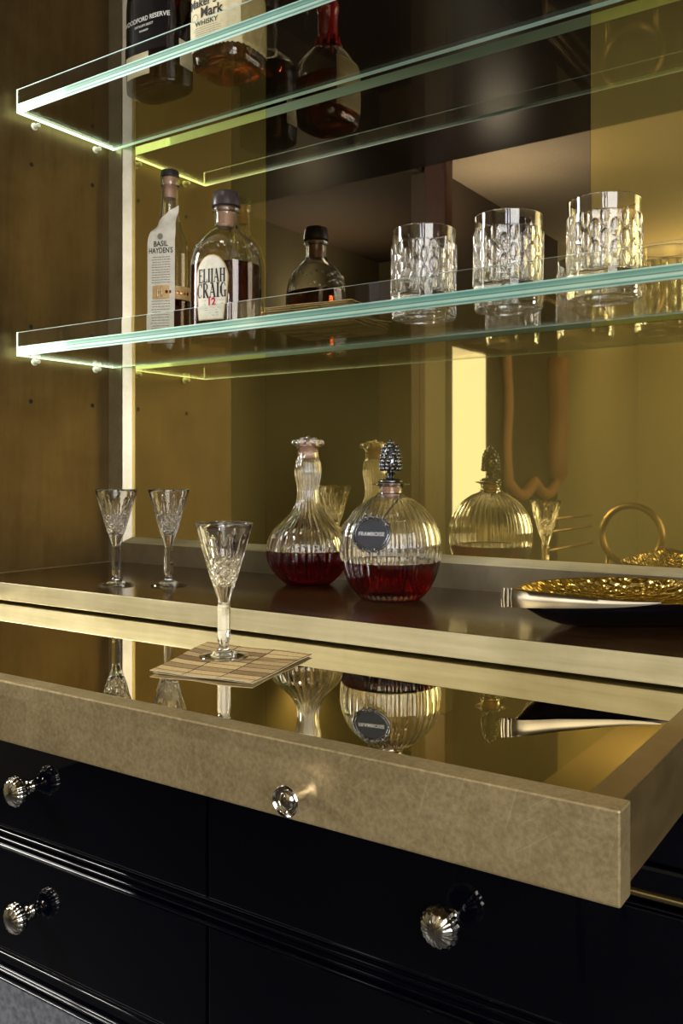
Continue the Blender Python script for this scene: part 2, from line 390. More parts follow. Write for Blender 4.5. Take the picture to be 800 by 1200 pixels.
# small serif capitals drawn as strokes: (x0,y0,x1,y1,width) on a 0..1 high box
SERIF = {
 'E': (0.56, [(.12, 0, .12, 1, .185), (.0, .02, .52, .02, .075), (.0, .98, .50, .98, .075), (.12, .52, .40, .52, .075), (.50, 0, .50, .2, .075), (.48, .8, .48, 1, .075), (.39, .42, .39, .62, .04)]),
 'L': (0.54, [(.12, 0, .12, 1, .185), (.0, .02, .50, .02, .075), (.0, .98, .26, .98, .075), (.49, 0, .49, .24, .075)]),
 'I': (0.30, [(.14, 0, .14, 1, .185), (.0, .02, .28, .02, .075), (.0, .98, .28, .98, .075)]),
 'J': (0.34, [(.18, -.05, .18, 1, .185), (.04, .98, .32, .98, .075), (.02, -.12, .18, -.05, .09), (.0, -.02, .04, -.12, .07)]),
 'A': (0.66, [(.06, 0, .32, 1, .06), (.30, 1, .54, 0, .185), (.16, .34, .46, .34, .075), (-.02, .02, .16, .02, .075), (.40, .02, .64, .02, .075)]),
 'H': (0.66, [(.12, 0, .12, 1, .175), (.50, 0, .50, 1, .175), (.12, .52, .50, .52, .075), (.0, .02, .26, .02, .075), (.0, .98, .26, .98, .075), (.38, .02, .62, .02, .075), (.38, .98, .62, .98, .075)]),
 'C': (0.58, [(.50, .76, .40, .96, .06), (.40, .96, .24, .98, .06), (.24, .98, .10, .72, .12), (.10, .74, .10, .26, .185), (.10, .28, .24, .02, .12), (.24, .02, .40, .04, .06), (.40, .04, .50, .22, .06), (.50, .70, .50, .98, .075)]),
 'R': (0.62, [(.12, 0, .12, 1, .185), (.0, .02, .26, .02, .075), (.0, .98, .30, .98, .075), (.28, .98, .44, .86, .08), (.44, .88, .44, .62, .13), (.44, .64, .28, .50, .08), (.12, .50, .30, .50, .075), (.26, .50, .54, -.04, .185)]),
 'G': (0.62, [(.50, .76, .40, .96, .06), (.40, .96, .24, .98, .06), (.24, .98, .10, .72, .12), (.10, .74, .10, .26, .185), (.10, .28, .24, .02, .12), (.24, .02, .42, .04, .06), (.46, .0, .46, .42, .13), (.36, .44, .56, .44, .075)]),
}
def serif2d(word, h, sx=1.0):
    vs = []; fs = []; x = 0
    for ch in word:
        w, st = SERIF[ch]
        for x0, y0, x1, y1, wd in st:
            d = Vector((x1 - x0, y1 - y0)); L = d.length; d /= L; nrm = Vector((-d.y, d.x)) * wd / 2
            k = max(1, int(L * 4))
            b = len(vs)
            for i in range(k + 1):
                p = Vector((x0, y0)) + d * L * i / k
                vs += [(x + (p - nrm).x, (p - nrm).y), (x + (p + nrm).x, (p + nrm).y)]
            for i in range(k): fs.append((b + 2 * i, b + 2 * i + 1, b + 2 * i + 3, b + 2 * i + 2))
        x += w + 0.04
    return [((a - x / 2) * h * sx, (b_ - 0.5) * h) for a, b_ in vs], fs

# =================================================================== SETTING (room behind the camera, seen only in reflections)
def struct(name, mb, m, **k): return tag(mb.build(name, m, **k), kind='structure')
Lx, Rx, By, Fy = -4.2, 3.2, -4.6, 1.36
struct('floor', MB().box(Lx, Rx, By, Fy, -0.05, 0), M['floor'])
struct('ceiling', MB().box(Lx, Rx, By, Fy, 2.68, 2.74), M['plaster'])
struct('wall_back', MB().box(Lx, Rx, 1.30, 1.36, 0, 2.68), M['plaster'])
struct('wall_front', MB().box(Lx, Rx, By - 0.06, By, 0, 2.68), M['olive_wall'])
struct('wall_right', MB().box(Rx, Rx + 0.06, By, -1.6, 0, 2.68), M['olive_wall'])
# dark dropped soffit over the bar, its dark end wall, the door casing
struct('trim_1', MB().box(Lx, Rx, -1.13, 0.30, 2.64, 2.68), M['dark_wood'])
struct('trim_2', MB().box(-1.95, -1.845, -1.20, -1.13, 1.92, 2.68, bev=0.004), M['red_wood'])
struct('trim_5', MB().box(-1.95, -1.845, -1.20, -1.13, 0, 1.919, bev=0.004), M['olive_dark'])
struct('wall_left', MB().box(-4.2, -2.02, -4.4, -2.6, 0, 2.68).box(-4.2, -3.1, -2.6, 1.3, 0, 2.68), M['olive_wall'])
struct('trim_3', MB().box(-2.06, -1.975, -2.86, -1.20, 0, 2.68), M['brown_wall'])
struct('trim_6', MB().box(-2.06, -1.97, -4.6, -2.861, 0, 2.68), M['olive_wall'])
struct('trim_4', MB().box(-4.2, -2.0, -4.4, -1.12, 2.641, 2.679), M['brown_wall'])
struct('glow_panel_1', MB().box(0.60, 0.95, -3.2, -3.17, 0.9, 2.4), M['sparkle_glow'])  # this and the next: added glowing panels for sparkle in the glassware
struct('glow_panel_2', MB().box(1.35, 1.70, -3.2, -3.17, 0.9, 2.4), M['sparkle_glow'])
struct('window_1', MB().box(-1.975, -1.965, -1.81, -1.43, 1.05, 1.88), M['daylight'])

# =================================================================== LOWER CABINET
Yf = 0.6462 * S            # plane of the drawer fronts and of the counter's edge
XR = 0.475 * S
cab = empty('bar_cabinet', (-0.6 * S, Yf + 0.25, 0))
tag(cab, 'black lacquer cabinet with a painted highlight along one bead, crystal-like knobs and an open brass tray', 'cabinet')
def child(mb, name, m, parent, **k):
    """mesh given in world metres, parented to an empty without moving"""
    off = Vector(parent.location); q = parent
    while q.parent: q = q.parent; off += Vector(q.location)
    mb.v = [tuple(Vector(v) - off) for v in mb.v]
    return mb.build(name, m, parent, **k)
XL0 = -1.127 * S
child(MB().box(XL0 - 0.02, XR, Yf + 0.022, Yf + 0.42, 0.0, Z(-0.158)), 'carcass', M['lacquer'], cab)
# frieze: stepped and rounded strips above the first row of drawers
fr = MB()
fr.box(XL0, XR, Yf - 0.004, Yf + 0.022, Z(-0.2395), Z(-0.1975), bev=0.0015)
fr.box(XL0, XR, Yf + 0.004, Yf + 0.022, Z(-0.2775), Z(-0.2415), bev=0.003)
fr.box(XL0, XR, Yf + 0.000, Yf + 0.022, Z(-0.2965), Z(-0.2785), bev=0.004)
child(fr, 'frieze', M['lacquer'], cab)
def bead(z, r, name='bead', m=None, dy=0.0):
    mb = MB(); pts = []
    n = 10
    for x in (XL0, XR):
        for i in range(n + 1):
            a = -pi / 2 - pi * i / n
            pts.append((x, Yf + 0.004 + dy + r * 1.2 * cos(a), Z(z) - r * sin(a)))
    k = n + 1
    mb.add(pts, [(i, i + 1, k + i + 1, k + i) for i in range(n)])
    return child(mb, name, m or M['lacquer'], cab, smooth=True)
for z, r in ((-0.2395, .0020), (-0.2995, .0052), (-0.309, .0018), (-0.4140, .0030), (-0.4215, .0018), (-0.4305, .0018), (-0.4390, .0028),
             (-0.5580, .0034), (-0.5655, .0018), (-0.5830, .0022), (-0.5868, .0018), (-0.5965, .0016)):
    bead(z, r, m=M['bead_glint'] if r in (.0052,) else M['lacquer'])  # widest bead coloured gold to show the highlight on its black lacquer
child(MB().box(XL0, XR, Yf + 0.008, Yf + 0.022, Z(-0.440), Z(-0.413)).box(XL0, XR, Yf + 0.008, Yf + 0.022, Z(-0.597), Z(-0.557)), 'rail', M['lacquer'], cab)

def knob_mesh():
    mb = MB()   # axis along -Y (towards the room), base at y = 0
    def f(th, r, z, tg):
        k = 1.0
        if tg == 1:   # melon ribs crossed by rings: a basket-cut ball
            k = 1 - 0.07 * abs(cos(8 * th)) ** 5 - 0.05 * (abs(cos((z - .030) * 560)) ** 6)
        return (r * k * cos(th), -z, r * k * sin(th))
    prof = [(0, 0), (.0085, 0), (.0088, .002), (.0060, .004), (.0042, .006)]
    prof += [(.0052 + .0050 * sin(pi * i / 8), .0065 + .0062 * i / 8) for i in range(9)]
    prof += [(.0042, .0145), (.0048, .016)]
    c = .0300; R_ = .0232
    for i in range(1, 30):
        a = -pi / 2 + pi * i / 30
        prof.append((R_ * cos(a), c + R_ * .62 * sin(a), 1))
    prof.append((0, c + R_ * .62))
    mb.lathe(prof, 84, fn=f); return mb
def drawer(x0, x1, z0, z1, knobs, label=None):
    o = child(MB().box(x0, x1, Yf, Yf + 0.02, Z(z0), Z(z1), bev=0.0012), 'drawer_front', M['lacquer'], cab)
    for kx, kz in knobs:
        k = knob_mesh().build('knob', M['chrome'], o, smooth=True)
        k.location = Vector((kx * S, Yf, Z(kz))) - Vector(cab.location)
        k['label'] = 'polished ribbed ball knob on a beaded neck'
    return o
g = 0.0014
for x0, x1, kx in ((-1.127, -0.5945, -0.861), (-0.5925, -0.060, -0.328), (-0.058, 0.475, 0.2085)):
    drawer(x0 * S + g, x1 * S - g, -0.4125, -0.3105, [(kx, -0.3566)])
    drawer(x0 * S + g, x1 * S - g, -0.5565, -0.4405, [(kx, -0.4986)])
child(MB().box(XL0, XR, Yf + 0.004, Yf + 0.022, 0.08, Z(-0.5985), bev=0.002), 'plinth', M['reflect_grey'], cab)['label'] = 'lower panel coloured grey for a reflection in black lacquer'

# ---- open brass tray drawer
Yt = 0.3964 * S; tx1 = -0.1186 * S; tx0 = -0.95 * S
ztop = Z(-0.1495); zm = Z(-0.1512)
tray = MB()
t_side = 0.0205
tray.box(tx1 - 0.0050 - t_side, tx1 - 0.0050, Yt + 0.021, Yf + 0.30, Z(-0.1925), ztop, bev=0.0007)
tray.box(tx0 + 0.0035, tx0 + 0.0035 + t_side, Yt + 0.021, Yf + 0.30, Z(-0.1925), ztop, bev=0.0007)
tray.box(tx0 + 0.02, tx1 - 0.02, Yt + 0.02, Yf + 0.30, Z(-0.190), Z(-0.186))
tr = child(tray, 'pull_out_tray', M['leaf_side'], cab); tr['label'] = 'open brass-leaf drawer used as a serving tray'
fp = MB().box(tx0, tx1, Yt, Yt + 0.0215, Z(-0.1932), ztop, bev=0.0016)
f1 = fp.build('front_panel', M['leaf_front'], tr); f1.location = -Vector(cab.location)
m1 = MB().box(tx0 + 0.026, tx1 - 0.0275, Yt + 0.0225, Yf + 0.29, zm - 0.004, zm).build('mirror_plate', M['mirror_tray'], tr); m1.location = -Vector(cab.location)
m1['label'] = 'bronze mirrored glass top'
def tray_knob():
    mb = MB()
    f = lambda th, r, z, t: (r * cos(th), -z, r * sin(th))
    mb.lathe([(0, 0), (.0052, 0), (.0050, .004), (.0062, .010), (.0088, .016), (.0112, .0195), (.0116, .0212), (.0108, .0222), (.0096, .0212), (.0090, .0196), (.0074, .0190),
              (.0070, .0200), (.0058, .0212), (.0030, .0220), (0, .0223)], 48, fn=f)
    return mb
for kx in (-0.2935, -0.775):
    k = tray_knob().build('knob', M['chrome'], tr, smooth=True, angle=40)
    k.location = Vector((kx * S, Yt, Z(-0.1765))) - Vector(cab.location)

# =================================================================== COUNTER
Yw = 0.905 * S             # face of the back panels
ct = MB().box(-1.13 * S, XR, Yf, Yw + 0.02, Z(-0.1489), Z(-0.1286), bev=0.0008).build('counter_shelf', M['leaf_edge'])
tag(ct, 'thick counter slab with brushed champagne-gold front edge under the decanters', 'counter')
top = MB().box(-1.0 * S, XR - 0.002, Yf + 0.0015, Yw + 0.015, Z(-0.1287), Z(-0.1283)).build('top_surface', M['counter'], ct)
top['label'] = 'dark bronze lacquered top'

# =================================================================== NICHE (side panel, frame, back panels, pins)
niche = empty('bar_niche', (-0.6 * S, Yw, Z(-0.1283)))
tag(niche, 'gold-leafed wall niche holding two lit glass shelves above the counter', 'niche')
XW = -1.012 * S; TOPZ = 2.60
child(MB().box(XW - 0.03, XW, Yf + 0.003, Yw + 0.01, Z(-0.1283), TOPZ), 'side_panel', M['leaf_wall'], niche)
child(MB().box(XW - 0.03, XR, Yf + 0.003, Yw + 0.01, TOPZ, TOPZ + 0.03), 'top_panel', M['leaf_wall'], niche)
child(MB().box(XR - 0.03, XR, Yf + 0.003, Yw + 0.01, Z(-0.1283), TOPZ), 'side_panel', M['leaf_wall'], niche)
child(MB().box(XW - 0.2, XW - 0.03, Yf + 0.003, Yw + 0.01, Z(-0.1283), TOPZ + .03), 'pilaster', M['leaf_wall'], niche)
# back: gold panels around a dark mirror
zs_ = Z(0.150)
xa, xb = -0.729 * S, -0.3015 * S
def bpanel(x0, x1, z0, z1, m, y=0.0):
    return child(MB().box(x0 + .0002, x1 - .0002, Yw + y, Yw + 0.006, z0 + .0002, z1 - .0002), 'back_panel', m, niche)
bpanel(XW, xa, Z(-0.12), TOPZ, M['gold_glass'])
bpanel(xa, -0.502 * S, Z(-0.12), zs_, M['gold_glass'])
bpanel(-0.502 * S, XR - .03, Z(-0.12), zs_, M['gold_glass'])
bpanel(xb, XR - .03, zs_, TOPZ, M['gold_glass'])
bpanel(xa, xb, zs_, TOPZ, M['dark_glass'])['label'] = 'dark mirror set into the gold back'
child(MB().box(XW, XR - .03, Yw + 0.0062, Yw + 0.01, Z(-0.1283), TOPZ), 'backing_board', M['void'], niche)
# frame: flat face with a sloping inner bevel (left stile and bottom rail)
def prism(sec, axis, a, b):
    """extrude a 2-D section (u = away from wall corner, y) along z or x"""
    n = len(sec); vs = []
    for t in (a, b):
        for u, y in sec: vs.append((XW + u, y, t) if axis == 'z' else (t, y, Z(-0.1283) + u))
    fs = [(i, (i + 1) % n, n + (i + 1) % n, n + i) for i in range(n)] + [tuple(range(n)), tuple(range(2 * n - 1, n - 1, -1))]
    if axis == 'x': fs = [tuple(reversed(f)) for f in fs]
    return MB().add(vs, fs)
ff = Yw - 0.018
child(prism([(0, Yw), (0, ff), (0.036, ff), (0.036, ff + .004), (0.0362, Yw)], 'z', Z(-0.1283), TOPZ), 'frame_stile', M['leaf_frame'], niche)
child(prism([(0.0365, Yw), (0.0365, ff + .002), (0.0378, ff + .001), (0.050, Yw - .004), (0.050, Yw)], 'z', Z(-0.1000) , TOPZ), 'frame_bevel', M['leaf_bevel'], niche)
child(prism([(0, Yw), (0, ff), (0.0372, ff), (0.0372, ff + .004), (0.0374, Yw)], 'x', XW + 0.036, XR - .03), 'frame_rail', M['leaf_frame'], niche)
child(prism([(0.0374, Yw), (0.0374, ff + .001), (0.039, ff + .001), (0.048, Yw - .004), (0.048, Yw)], 'x', XW + 0.036, XR - .03), 'frame_bevel', M['leaf_edge'], niche)
# peg holes and shelf pins
for (y, z) in ((.758, .413), (.861, .413), (.861, .506), (.757, .096), (.861, .097), (.757, .196), (.861, .196)):
    mb = MB().lathe([(0, 0.0), (.0038, 0.0), (.0040, .0006), (0, .0006)], 14, fn=lambda th, r, zz, t: (zz, r * cos(th), r * sin(th)))
    mb.transform(Matrix.Translation((XW, y * S, Z(z))))
    child(mb, 'peg_hole', M['void'], niche)
for zz in (0.1525, 0.4685):
    for y in (.762, .866):
        mb = MB()
        f = lambda th, r, z, t: (z, r * cos(th), r * sin(th))
        mb.lathe([(0, -.001), (.0065, -.001), (.0065, .0015), (.0042, .003), (.0042, .012), (.0036, .0145), (0, .0155)], 20, fn=f)
        mb.transform(Matrix.Translation((XW, y * S, Z(zz) - 0.0048)))
        child(mb, 'shelf_pin', M['pin'], niche, smooth=True, angle=50)

# =================================================================== GLASS SHELVES
def shelf(zb, label):
    th = 0.0165; lip = 0.041; y0 = 0.7262 * S; y1 = 0.8895 * S; x0 = -1.0 * S; x1 = XR - .034
    o = empty('glass_shelf', (x0, y0, Z(zb))); tag(o, label, 'shelf', 'lipped glass shelves across the niche')
    off = -Vector(o.location)
    # slab: clear faces, lit edges
    mb = MB(); X = (x0, x1); Y = (y0 + .0045, y1); Zz = (Z(zb), Z(zb) + th)
    v = [(x, y, z) for x in X for y in Y for z in Zz]
    mb.add(v, [(0, 2, 6, 4), (1, 5, 7, 3)], 0)
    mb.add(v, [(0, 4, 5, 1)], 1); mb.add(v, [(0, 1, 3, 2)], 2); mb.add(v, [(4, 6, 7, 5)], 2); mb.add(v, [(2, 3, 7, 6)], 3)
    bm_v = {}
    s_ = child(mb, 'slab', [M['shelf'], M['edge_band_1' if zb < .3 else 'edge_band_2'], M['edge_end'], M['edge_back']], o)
    bm = bmesh.new(); bm.from_mesh(s_.data); bmesh.ops.remove_doubles(bm, verts=bm.verts, dist=1e-6); bmesh.ops.recalc_face_normals(bm, faces=bm.faces); bm.to_mesh(s_.data); bm.free()
    # upright lip in front, clear with bright cut edges
    mb = MB(); X = (x0, x1); Y = (y0, y0 + .0042); Zz = (Z(zb), Z(zb) + lip)
    v = [(x, y, z) for x in X for y in Y for z in Zz]
    mb.add(v, [(0, 4, 5, 1), (2, 3, 7, 6)], 0)
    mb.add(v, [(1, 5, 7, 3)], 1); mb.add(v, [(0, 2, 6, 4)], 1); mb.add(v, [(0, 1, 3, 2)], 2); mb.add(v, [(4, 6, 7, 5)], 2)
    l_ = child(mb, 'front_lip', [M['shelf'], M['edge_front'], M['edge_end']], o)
    bm = bmesh.new(); bm.from_mesh(l_.data); bmesh.ops.remove_doubles(bm, verts=bm.verts, dist=1e-6); bmesh.ops.recalc_face_normals(bm, faces=bm.faces); bm.to_mesh(l_.data); bm.free()
    # the materials measure light falloff in world-like x: keep object coordinates equal to world x
    for q in (s_, l_):
        dx = Vector(o.location)
        q.data.transform(Matrix.Translation(dx)); q.location = -dx
    return o
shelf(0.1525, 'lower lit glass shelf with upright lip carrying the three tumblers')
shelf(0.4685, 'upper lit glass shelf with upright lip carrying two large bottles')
ZS1 = Z(0.1525) + 0.0165; ZS2 = Z(0.4685) + 0.0165; ZC = Z(-0.1283)

# =================================================================== STEMMED CORDIAL GLASSES
def cordial_mesh():
    out = [(0, .0022), (.018, .0014), (.0260, .0001), (.0268, 0), (.0274, .0008), (.0268, .0018)]
    out += spline([(.0268, .0018), (.0200, .0030), (.0120, .0052), (.0072, .0085), (.0053, .0125)], 4)[1:]
    out += [(.0052, .0150), (.0064, .0175), (.0066, .030), (.0066, .052), (.0064, .0565), (.0060, .060)]
    out += spline([(.0060, .060), (.0072, .065), (.0098, .073), (.0125, .080), (.0150, .0865)], 5)[1:]
    z = .0865
    while z < .1450:
        z += .0009; out.append((.0150 + (.0317 - .0150) * (z - .0865) / (.1460 - .0865), z))
    rim = [(.0317, .1466), (.0312, .1472), (.0306, .1466)]
    inn = [(.0306, .1466)] + [(.0306 - (.0306 - .0100) * t / 12, .1466 - (.1466 - .0880) * t / 12) for t in range(1, 13)]
    inn += [(.0080, .0835), (.0055, .0800), (.0028, .0785), (0, .0780)]
    prof = [(r, z, 1) for r, z in out] + [(r, z, 0) for r, z in rim] + [(r, z, 0) for r, z in inn[1:]]
    def f(th, r, z, t):
        if t:
            if .013 < z < .066:                              # hexagonal stem
                a = (th % (pi / 3)) - pi / 6; w = min(1, (z - .013) / .004, (.066 - z) / .006)
                r = r * (1 - w) + w * r * 0.93 / cos(a)
            elif .078 < z < .112:                            # crossed diamond cuts
                w = min(1, (z - .078) / .004, (.112 - z) / .003)
                u = th * 16 / (2 * pi); v = (z - .078) / .0078
                d1 = abs(((u + v) % 1) - .5) * 2; d2 = abs(((u - v) % 1) - .5) * 2
                r -= w * .0016 * max(0, 1 - min(1 - d1, 1 - d2) * 2.2)
            if .100 < z < .140:                              # pointed flutes above
                c = abs(((th * 10 / (2 * pi)) % 1) - .5) * 2
                hgt = (z - .100) / .036
                wd = 0.62 * sqrt(max(0, 1 - hgt)) if hgt < 1 else 0
                if wd > 0.02 and c < wd: r -= .0019 * (1 - (c / wd) ** 2) * min(1, (z - .1) / .006)
        return (r * cos(th), r * sin(th), z)
    return MB().lathe(prof, 120, fn=f)
cg_mesh = cordial_mesh()
cordials = []
g0 = cg_mesh.build('cordial_glass', M['glass'], smooth=True, angle=28)
for i, (x, y, z, rz, lab) in enumerate((
        (-1.056, .945, ZC + .0003, .1, 'small cut-crystal stem glass on the counter, leftmost, nearest the side wall'),
        (-0.990, .991, ZC + .0003, .5, 'small cut-crystal stem glass on the counter, second from the left wall'),
        (-0.655, .740, zm + .0018, .9, 'cut-crystal stem glass standing on the patterned napkin on the mirrored tray'))):
    o = g0 if i == 0 else g0.copy()
    if i: COL.objects.link(o)
    o.location = (x, y, z); o.rotation_euler.z = rz; tag(o, lab, 'glass', 'cut crystal stem glasses')

# =================================================================== TUMBLERS
def tumbler_mesh():
    H = .1065; R0 = .0436; Rt = .0436
    out = [(0, .0018), (.030, .0018), (.034, .0004), (.0395, 0), (.0425, .0012), (R0, .004), (R0, .012), (R0, .0185)]
    z = .0185
    while z < .0860: z += .0006; out.append((R0 + .0004, z))
    out += [(R0 + .0004, .0866), (Rt - .0012, .0874), (Rt - .0008, .095), (Rt - .0002, H - .0012), (Rt - .0006, H - .0002), (Rt - .0014, H), (Rt - .0021, H - .0010)]
    k = len(out)
    inn = [(Rt - .0024, .094), (R0 - .0042, .080), (R0 - .0050, .050), (R0 - .0054, .026), (R0 - .0075, .0185), (.026, .0165), (.012, .0160), (0, .0158)]
    prof = [(r, z, 1) for r, z in out] + [(r, z, 0) for r, z in inn]
    N = 12; rowh = .0128
    def f(th, r, z, t):
        if t and .0190 < z < .0855:
            best = 0
            q = (z - .0190) / rowh
            for row in (int(q) - 2, int(q) - 1, int(q), int(q) + 1, int(q) + 2):
                if row < 0 or row > 4: continue
                zc = .0200 + (row + .5) * rowh; ph = .5 * (row % 2)
                du = ((th * N / (2 * pi) + ph) % 1) - .5; dz = (z - zc) / (.0112)
                # pointed lens shape
                e = (du / .235) ** 2 + dz * dz
                if e < 1: best = max(best, (1 - e) ** .5)
            r += .0008 - .0022 * best
        return (r * cos(th), r * sin(th), z)
    return MB().lathe(prof, 324, fn=f)
t0 = tumbler_mesh().build('tumbler', M['glass'], smooth=True, angle=24)
for i, (x, y, lab) in enumerate(((-.435, .793, 'leaf-cut crystal tumbler on the lower glass shelf, nearest the bottles'),
                                 (-.3445, .795, 'leaf-cut crystal tumbler in the middle of the three on the lower shelf'),
                                 (-.2535, .798, 'leaf-cut crystal tumbler at the right end of the three on the lower shelf'))):
    o = t0 if i == 0 else t0.copy()
    if i: COL.objects.link(o)
    o.location = (x * S, y * S, ZS1 + .0003); o.rotation_euler.z = i * .3; tag(o, lab, 'glass', 'leaf-cut crystal tumblers')

# =================================================================== DECANTERS
def revolve(prof_out, thick, ribs, amp, z_fade, n=192, bottom=.006, mouth=None, name='vessel', sharp=1.0):
    """thick-walled ribbed vessel; returns (MB, inner profile)"""
    zmax = prof_out[-1][1]
    inner = [(max(r - thick, .004), z) for r, z in prof_out if z > bottom + .001]
    # close the cavity floor
    rb = inner[0][0]
    inner_full = [(0, bottom), (rb * .6, bottom + .0003), (rb * .92, bottom + .001)] + inner
    rim = (prof_out[-1][0] - thick / 2, zmax + thick * .3)
    prof = [(0, .0015, 1), (prof_out[0][0] * .7, .0012, 1)] + [(r, z, 1) for r, z in prof_out] + [(rim[0], rim[1], 0)] + [(r, z, 0) for r, z in reversed(inner_full)]
    def f(th, r, z, t):
        if t:
            w = z_fade(z)
            r -= amp * w * (abs(cos(ribs * th / 2)) ** sharp if sharp > 0 else 0)
        return (r * cos(th), r * sin(th), z)
    return MB().lathe(prof, n, fn=f), inner_full
def liquid(inner, level, name='liquid'):
    pr = [(0, inner[0][1] - .0003)] + [(r + .0004, z - (.0003 if i < 3 else 0)) for i, (r, z) in enumerate(inner) if r > 0 and z < level]
    rl = interp([p for p in inner if p[0] > 0], level)
    pr += [(rl + .0004, level), (rl - .0010, level - .0006), (rl * .5, level - .0007), (0, level - .0007)]
    return MB().lathe(pr, 96)

# --- long-necked decanter
d1p = spline([(.0330, 0), (.0400, .0050), (.0530, .0180), (.0625, .0340), (.0655, .0500), (.0640, .0650), (.0560, .0830), (.0400, .0985), (.0265, .1130), (.0190, .1290), (.0172, .1450), (.0190, .1590),
              (.0213, .1740), (.0200, .1880), (.0168, .1985), (.0160, .2060), (.0180, .2120), (.0235, .2155), (.0245, .2190), (.0225, .2225)], 5)
dec1 = empty('decanter', (-.608 * S, .832 * S, ZC + .0002), .2)
tag(dec1, 'long-necked ribbed glass decanter half full of red liqueur with a rosette stopper', 'decanter')
mb, inner1 = revolve(d1p, .0030, 28, .0034, lambda z: min(1, max(0, z - .003) / .01) * (1 if z < .10 else max(.25, 1 - (z - .10) / .05)) if z < .205 else max(0, 1 - (z - .205) / .005) * .25)
mb.build('vessel', M['glass'], dec1, smooth=True)
liquid(inner1, .0535).build('liquid', M['wine'], dec1, smooth=True, angle=40)
mb = MB().lathe([(0, .196), (.0126, .196), (.0136, .217), (.0150, .2228), (0, .2232)], 32)
mb.build('cork', M['cork'], dec1, smooth=True, angle=40)
mb = MB()      # scalloped glass rim lobes
for i in range(8):
    a = 2 * pi * i / 8; mb.ball((.0205 * cos(a), .0205 * sin(a), .2195), .0062, .0062, .0052, 12, 8)
mb.build('rim_lobes', M['glass'], dec1, smooth=True)
mb = MB().lathe([(0, .2233), (.0165, .2233), (.0172, .2242), (.0160, .2252), (0, .2256)], 32)
for i in range(6):
    a = 2 * pi * i / 6; mb.ball((.0095 * cos(a), .0095 * sin(a), .2262), .0062, .0036, .0020, 10, 6, rot=Matrix.Rotation(a, 3, 'Z'))
mb.ball((0, 0, .2275), .0034)
mb.build('stopper', M['silver'], dec1, smooth=True, angle=50)['label'] = 'silver rosette stopper top'

# --- globe decanter with pinecone stopper
d2p = spline([(.0400, 0), (.0460, .0050), (.0560, .0180), (.0640, .0350), (.0688, .0530), (.0700, .0720), (.0685, .0880), (.0620, .1060), (.0500, .1220), (.0330, .1350), (.0200, .1405), (.0163, .1440),
              (.0158, .1490), (.0180, .1545), (.0262, .1572)], 6)
dec2 = empty('decanter', (-.4685 * S, .784 * S, ZC + .0002), radians(11))
tag(dec2, 'globe-shaped ribbed decanter of red liqueur with pinecone stopper and hanging pewter medallion', 'decanter')
mb, inner2 = revolve(d2p, .0030, 40, .0027, lambda z: min(1, max(0, z - .002) / .008) * (1 if z < .118 else max(0, 1 - (z - .118) / .02)), bottom=.012)
mb.build('vessel', M['glass'], dec2, smooth=True)
liquid(inner2, .0525).build('liquid', M['wine'], dec2, smooth=True, angle=40)
MB().lathe([(0, .139), (.0112, .139), (.0130, .1585), (0, .159)], 32).build('cork', M['cork'], dec2, smooth=True, angle=40)
st = MB().lathe([(0, .1590), (.0165, .1590), (.0178, .1605), (.0172, .1625), (.0120, .1640), (.0050, .1655), (.0042, .1675), (.0062, .1690), (.0078, .1705), (.0062, .1722), (.0046, .1735), (.0046, .1750), (.0090, .1765),
                 (.0125, .1800), (.0135, .1870), (.0120, .1960), (.0085, .2060), (.0035, .2150), (0, .2170)], 28)
nrow = 8
for i in range(nrow):
    t = i / (nrow - 1); z = .1785 + .0350 * t; R_ = .0135 * (1 - t) ** .55 * (0.82 + .5 * t) + .0018; k = max(4, int(12 * (1 - t * .62)))
    for j in range(k):
        a = 2 * pi * (j + .5 * (i % 2)) / k
        rot = Matrix.Rotation(a, 3, 'Z') @ Matrix.Rotation(radians(-35), 3, 'Y')
        st.ball((R_ * cos(a), R_ * sin(a), z), .0036, .0031, .0031, 8, 6, rot=rot)
st.ball((0, 0, .2160), .0028)
st.build('stopper', M['pewter'], dec2, smooth=True, angle=60)['label'] = 'dark pewter pinecone stopper'
# medallion on the front (-Y) side, leaning on the glass
tilt = radians(-14)
mc = Vector((0, -.0712, .0925))
def to_med(mb):
    mb.transform(Matrix.Translation(mc) @ Matrix.Rotation(tilt, 4, 'X') @ Matrix.Scale(1.15, 4)); return mb
def oval(a, b, y0, y1, n=40):
    vs = [(0, y1, 0)]; rings = [(1.0, y0), (1.0, (y0 + y1) / 2), (.93, y1)]
    fs = []
    for s_, y in rings:
        for j in range(n): vs.append((a * s_ * cos(2 * pi * j / n), y, b * s_ * sin(2 * pi * j / n)))
    for r in range(2):
        for j in range(n):
            p = 1 + r * n; fs.append((p + j, p + (j + 1) % n, p + n + (j + 1) % n, p + n + j))
    for j in range(n): fs.append((1 + 2 * n + j, 1 + 2 * n + (j + 1) % n, 0))
    fs.append(tuple(1 + j for j in range(n - 1, -1, -1)))
    return MB().add(vs, fs)
md = to_med(oval(.0225, .0195, 0, -.0022)).build('medallion', M['pewter_face'], dec2)
md['label'] = 'oval dark pewter tag engraved with a word'
bd = MB()
bd.tube([(.0226 * cos(a), -.0018, .0196 * sin(a)) for a in [2 * pi * i / 48 for i in range(48)]], .0012, 8, closed=True)
bd.tube([(.0196 * cos(a), -.0020, .0166 * sin(a)) for a in [2 * pi * i / 48 for i in range(48)]], .0006, 6, closed=True)
for a0, k in ((90, 7), (270, 3)):
    for i in range(k):
        a = radians(a0 + (i - (k - 1) / 2) * 19); c = Vector((.0222 * cos(a), -.0022, .0196 * sin(a)))
        bd.tube([c + Vector((.0030 * cos(b) * (1 - b / 14), 0, .0030 * sin(b) * (1 - b / 14))) for b in [i_ * .7 for i_ in range(14)]], .0007, 6)
        bd.ball(c, .0014)
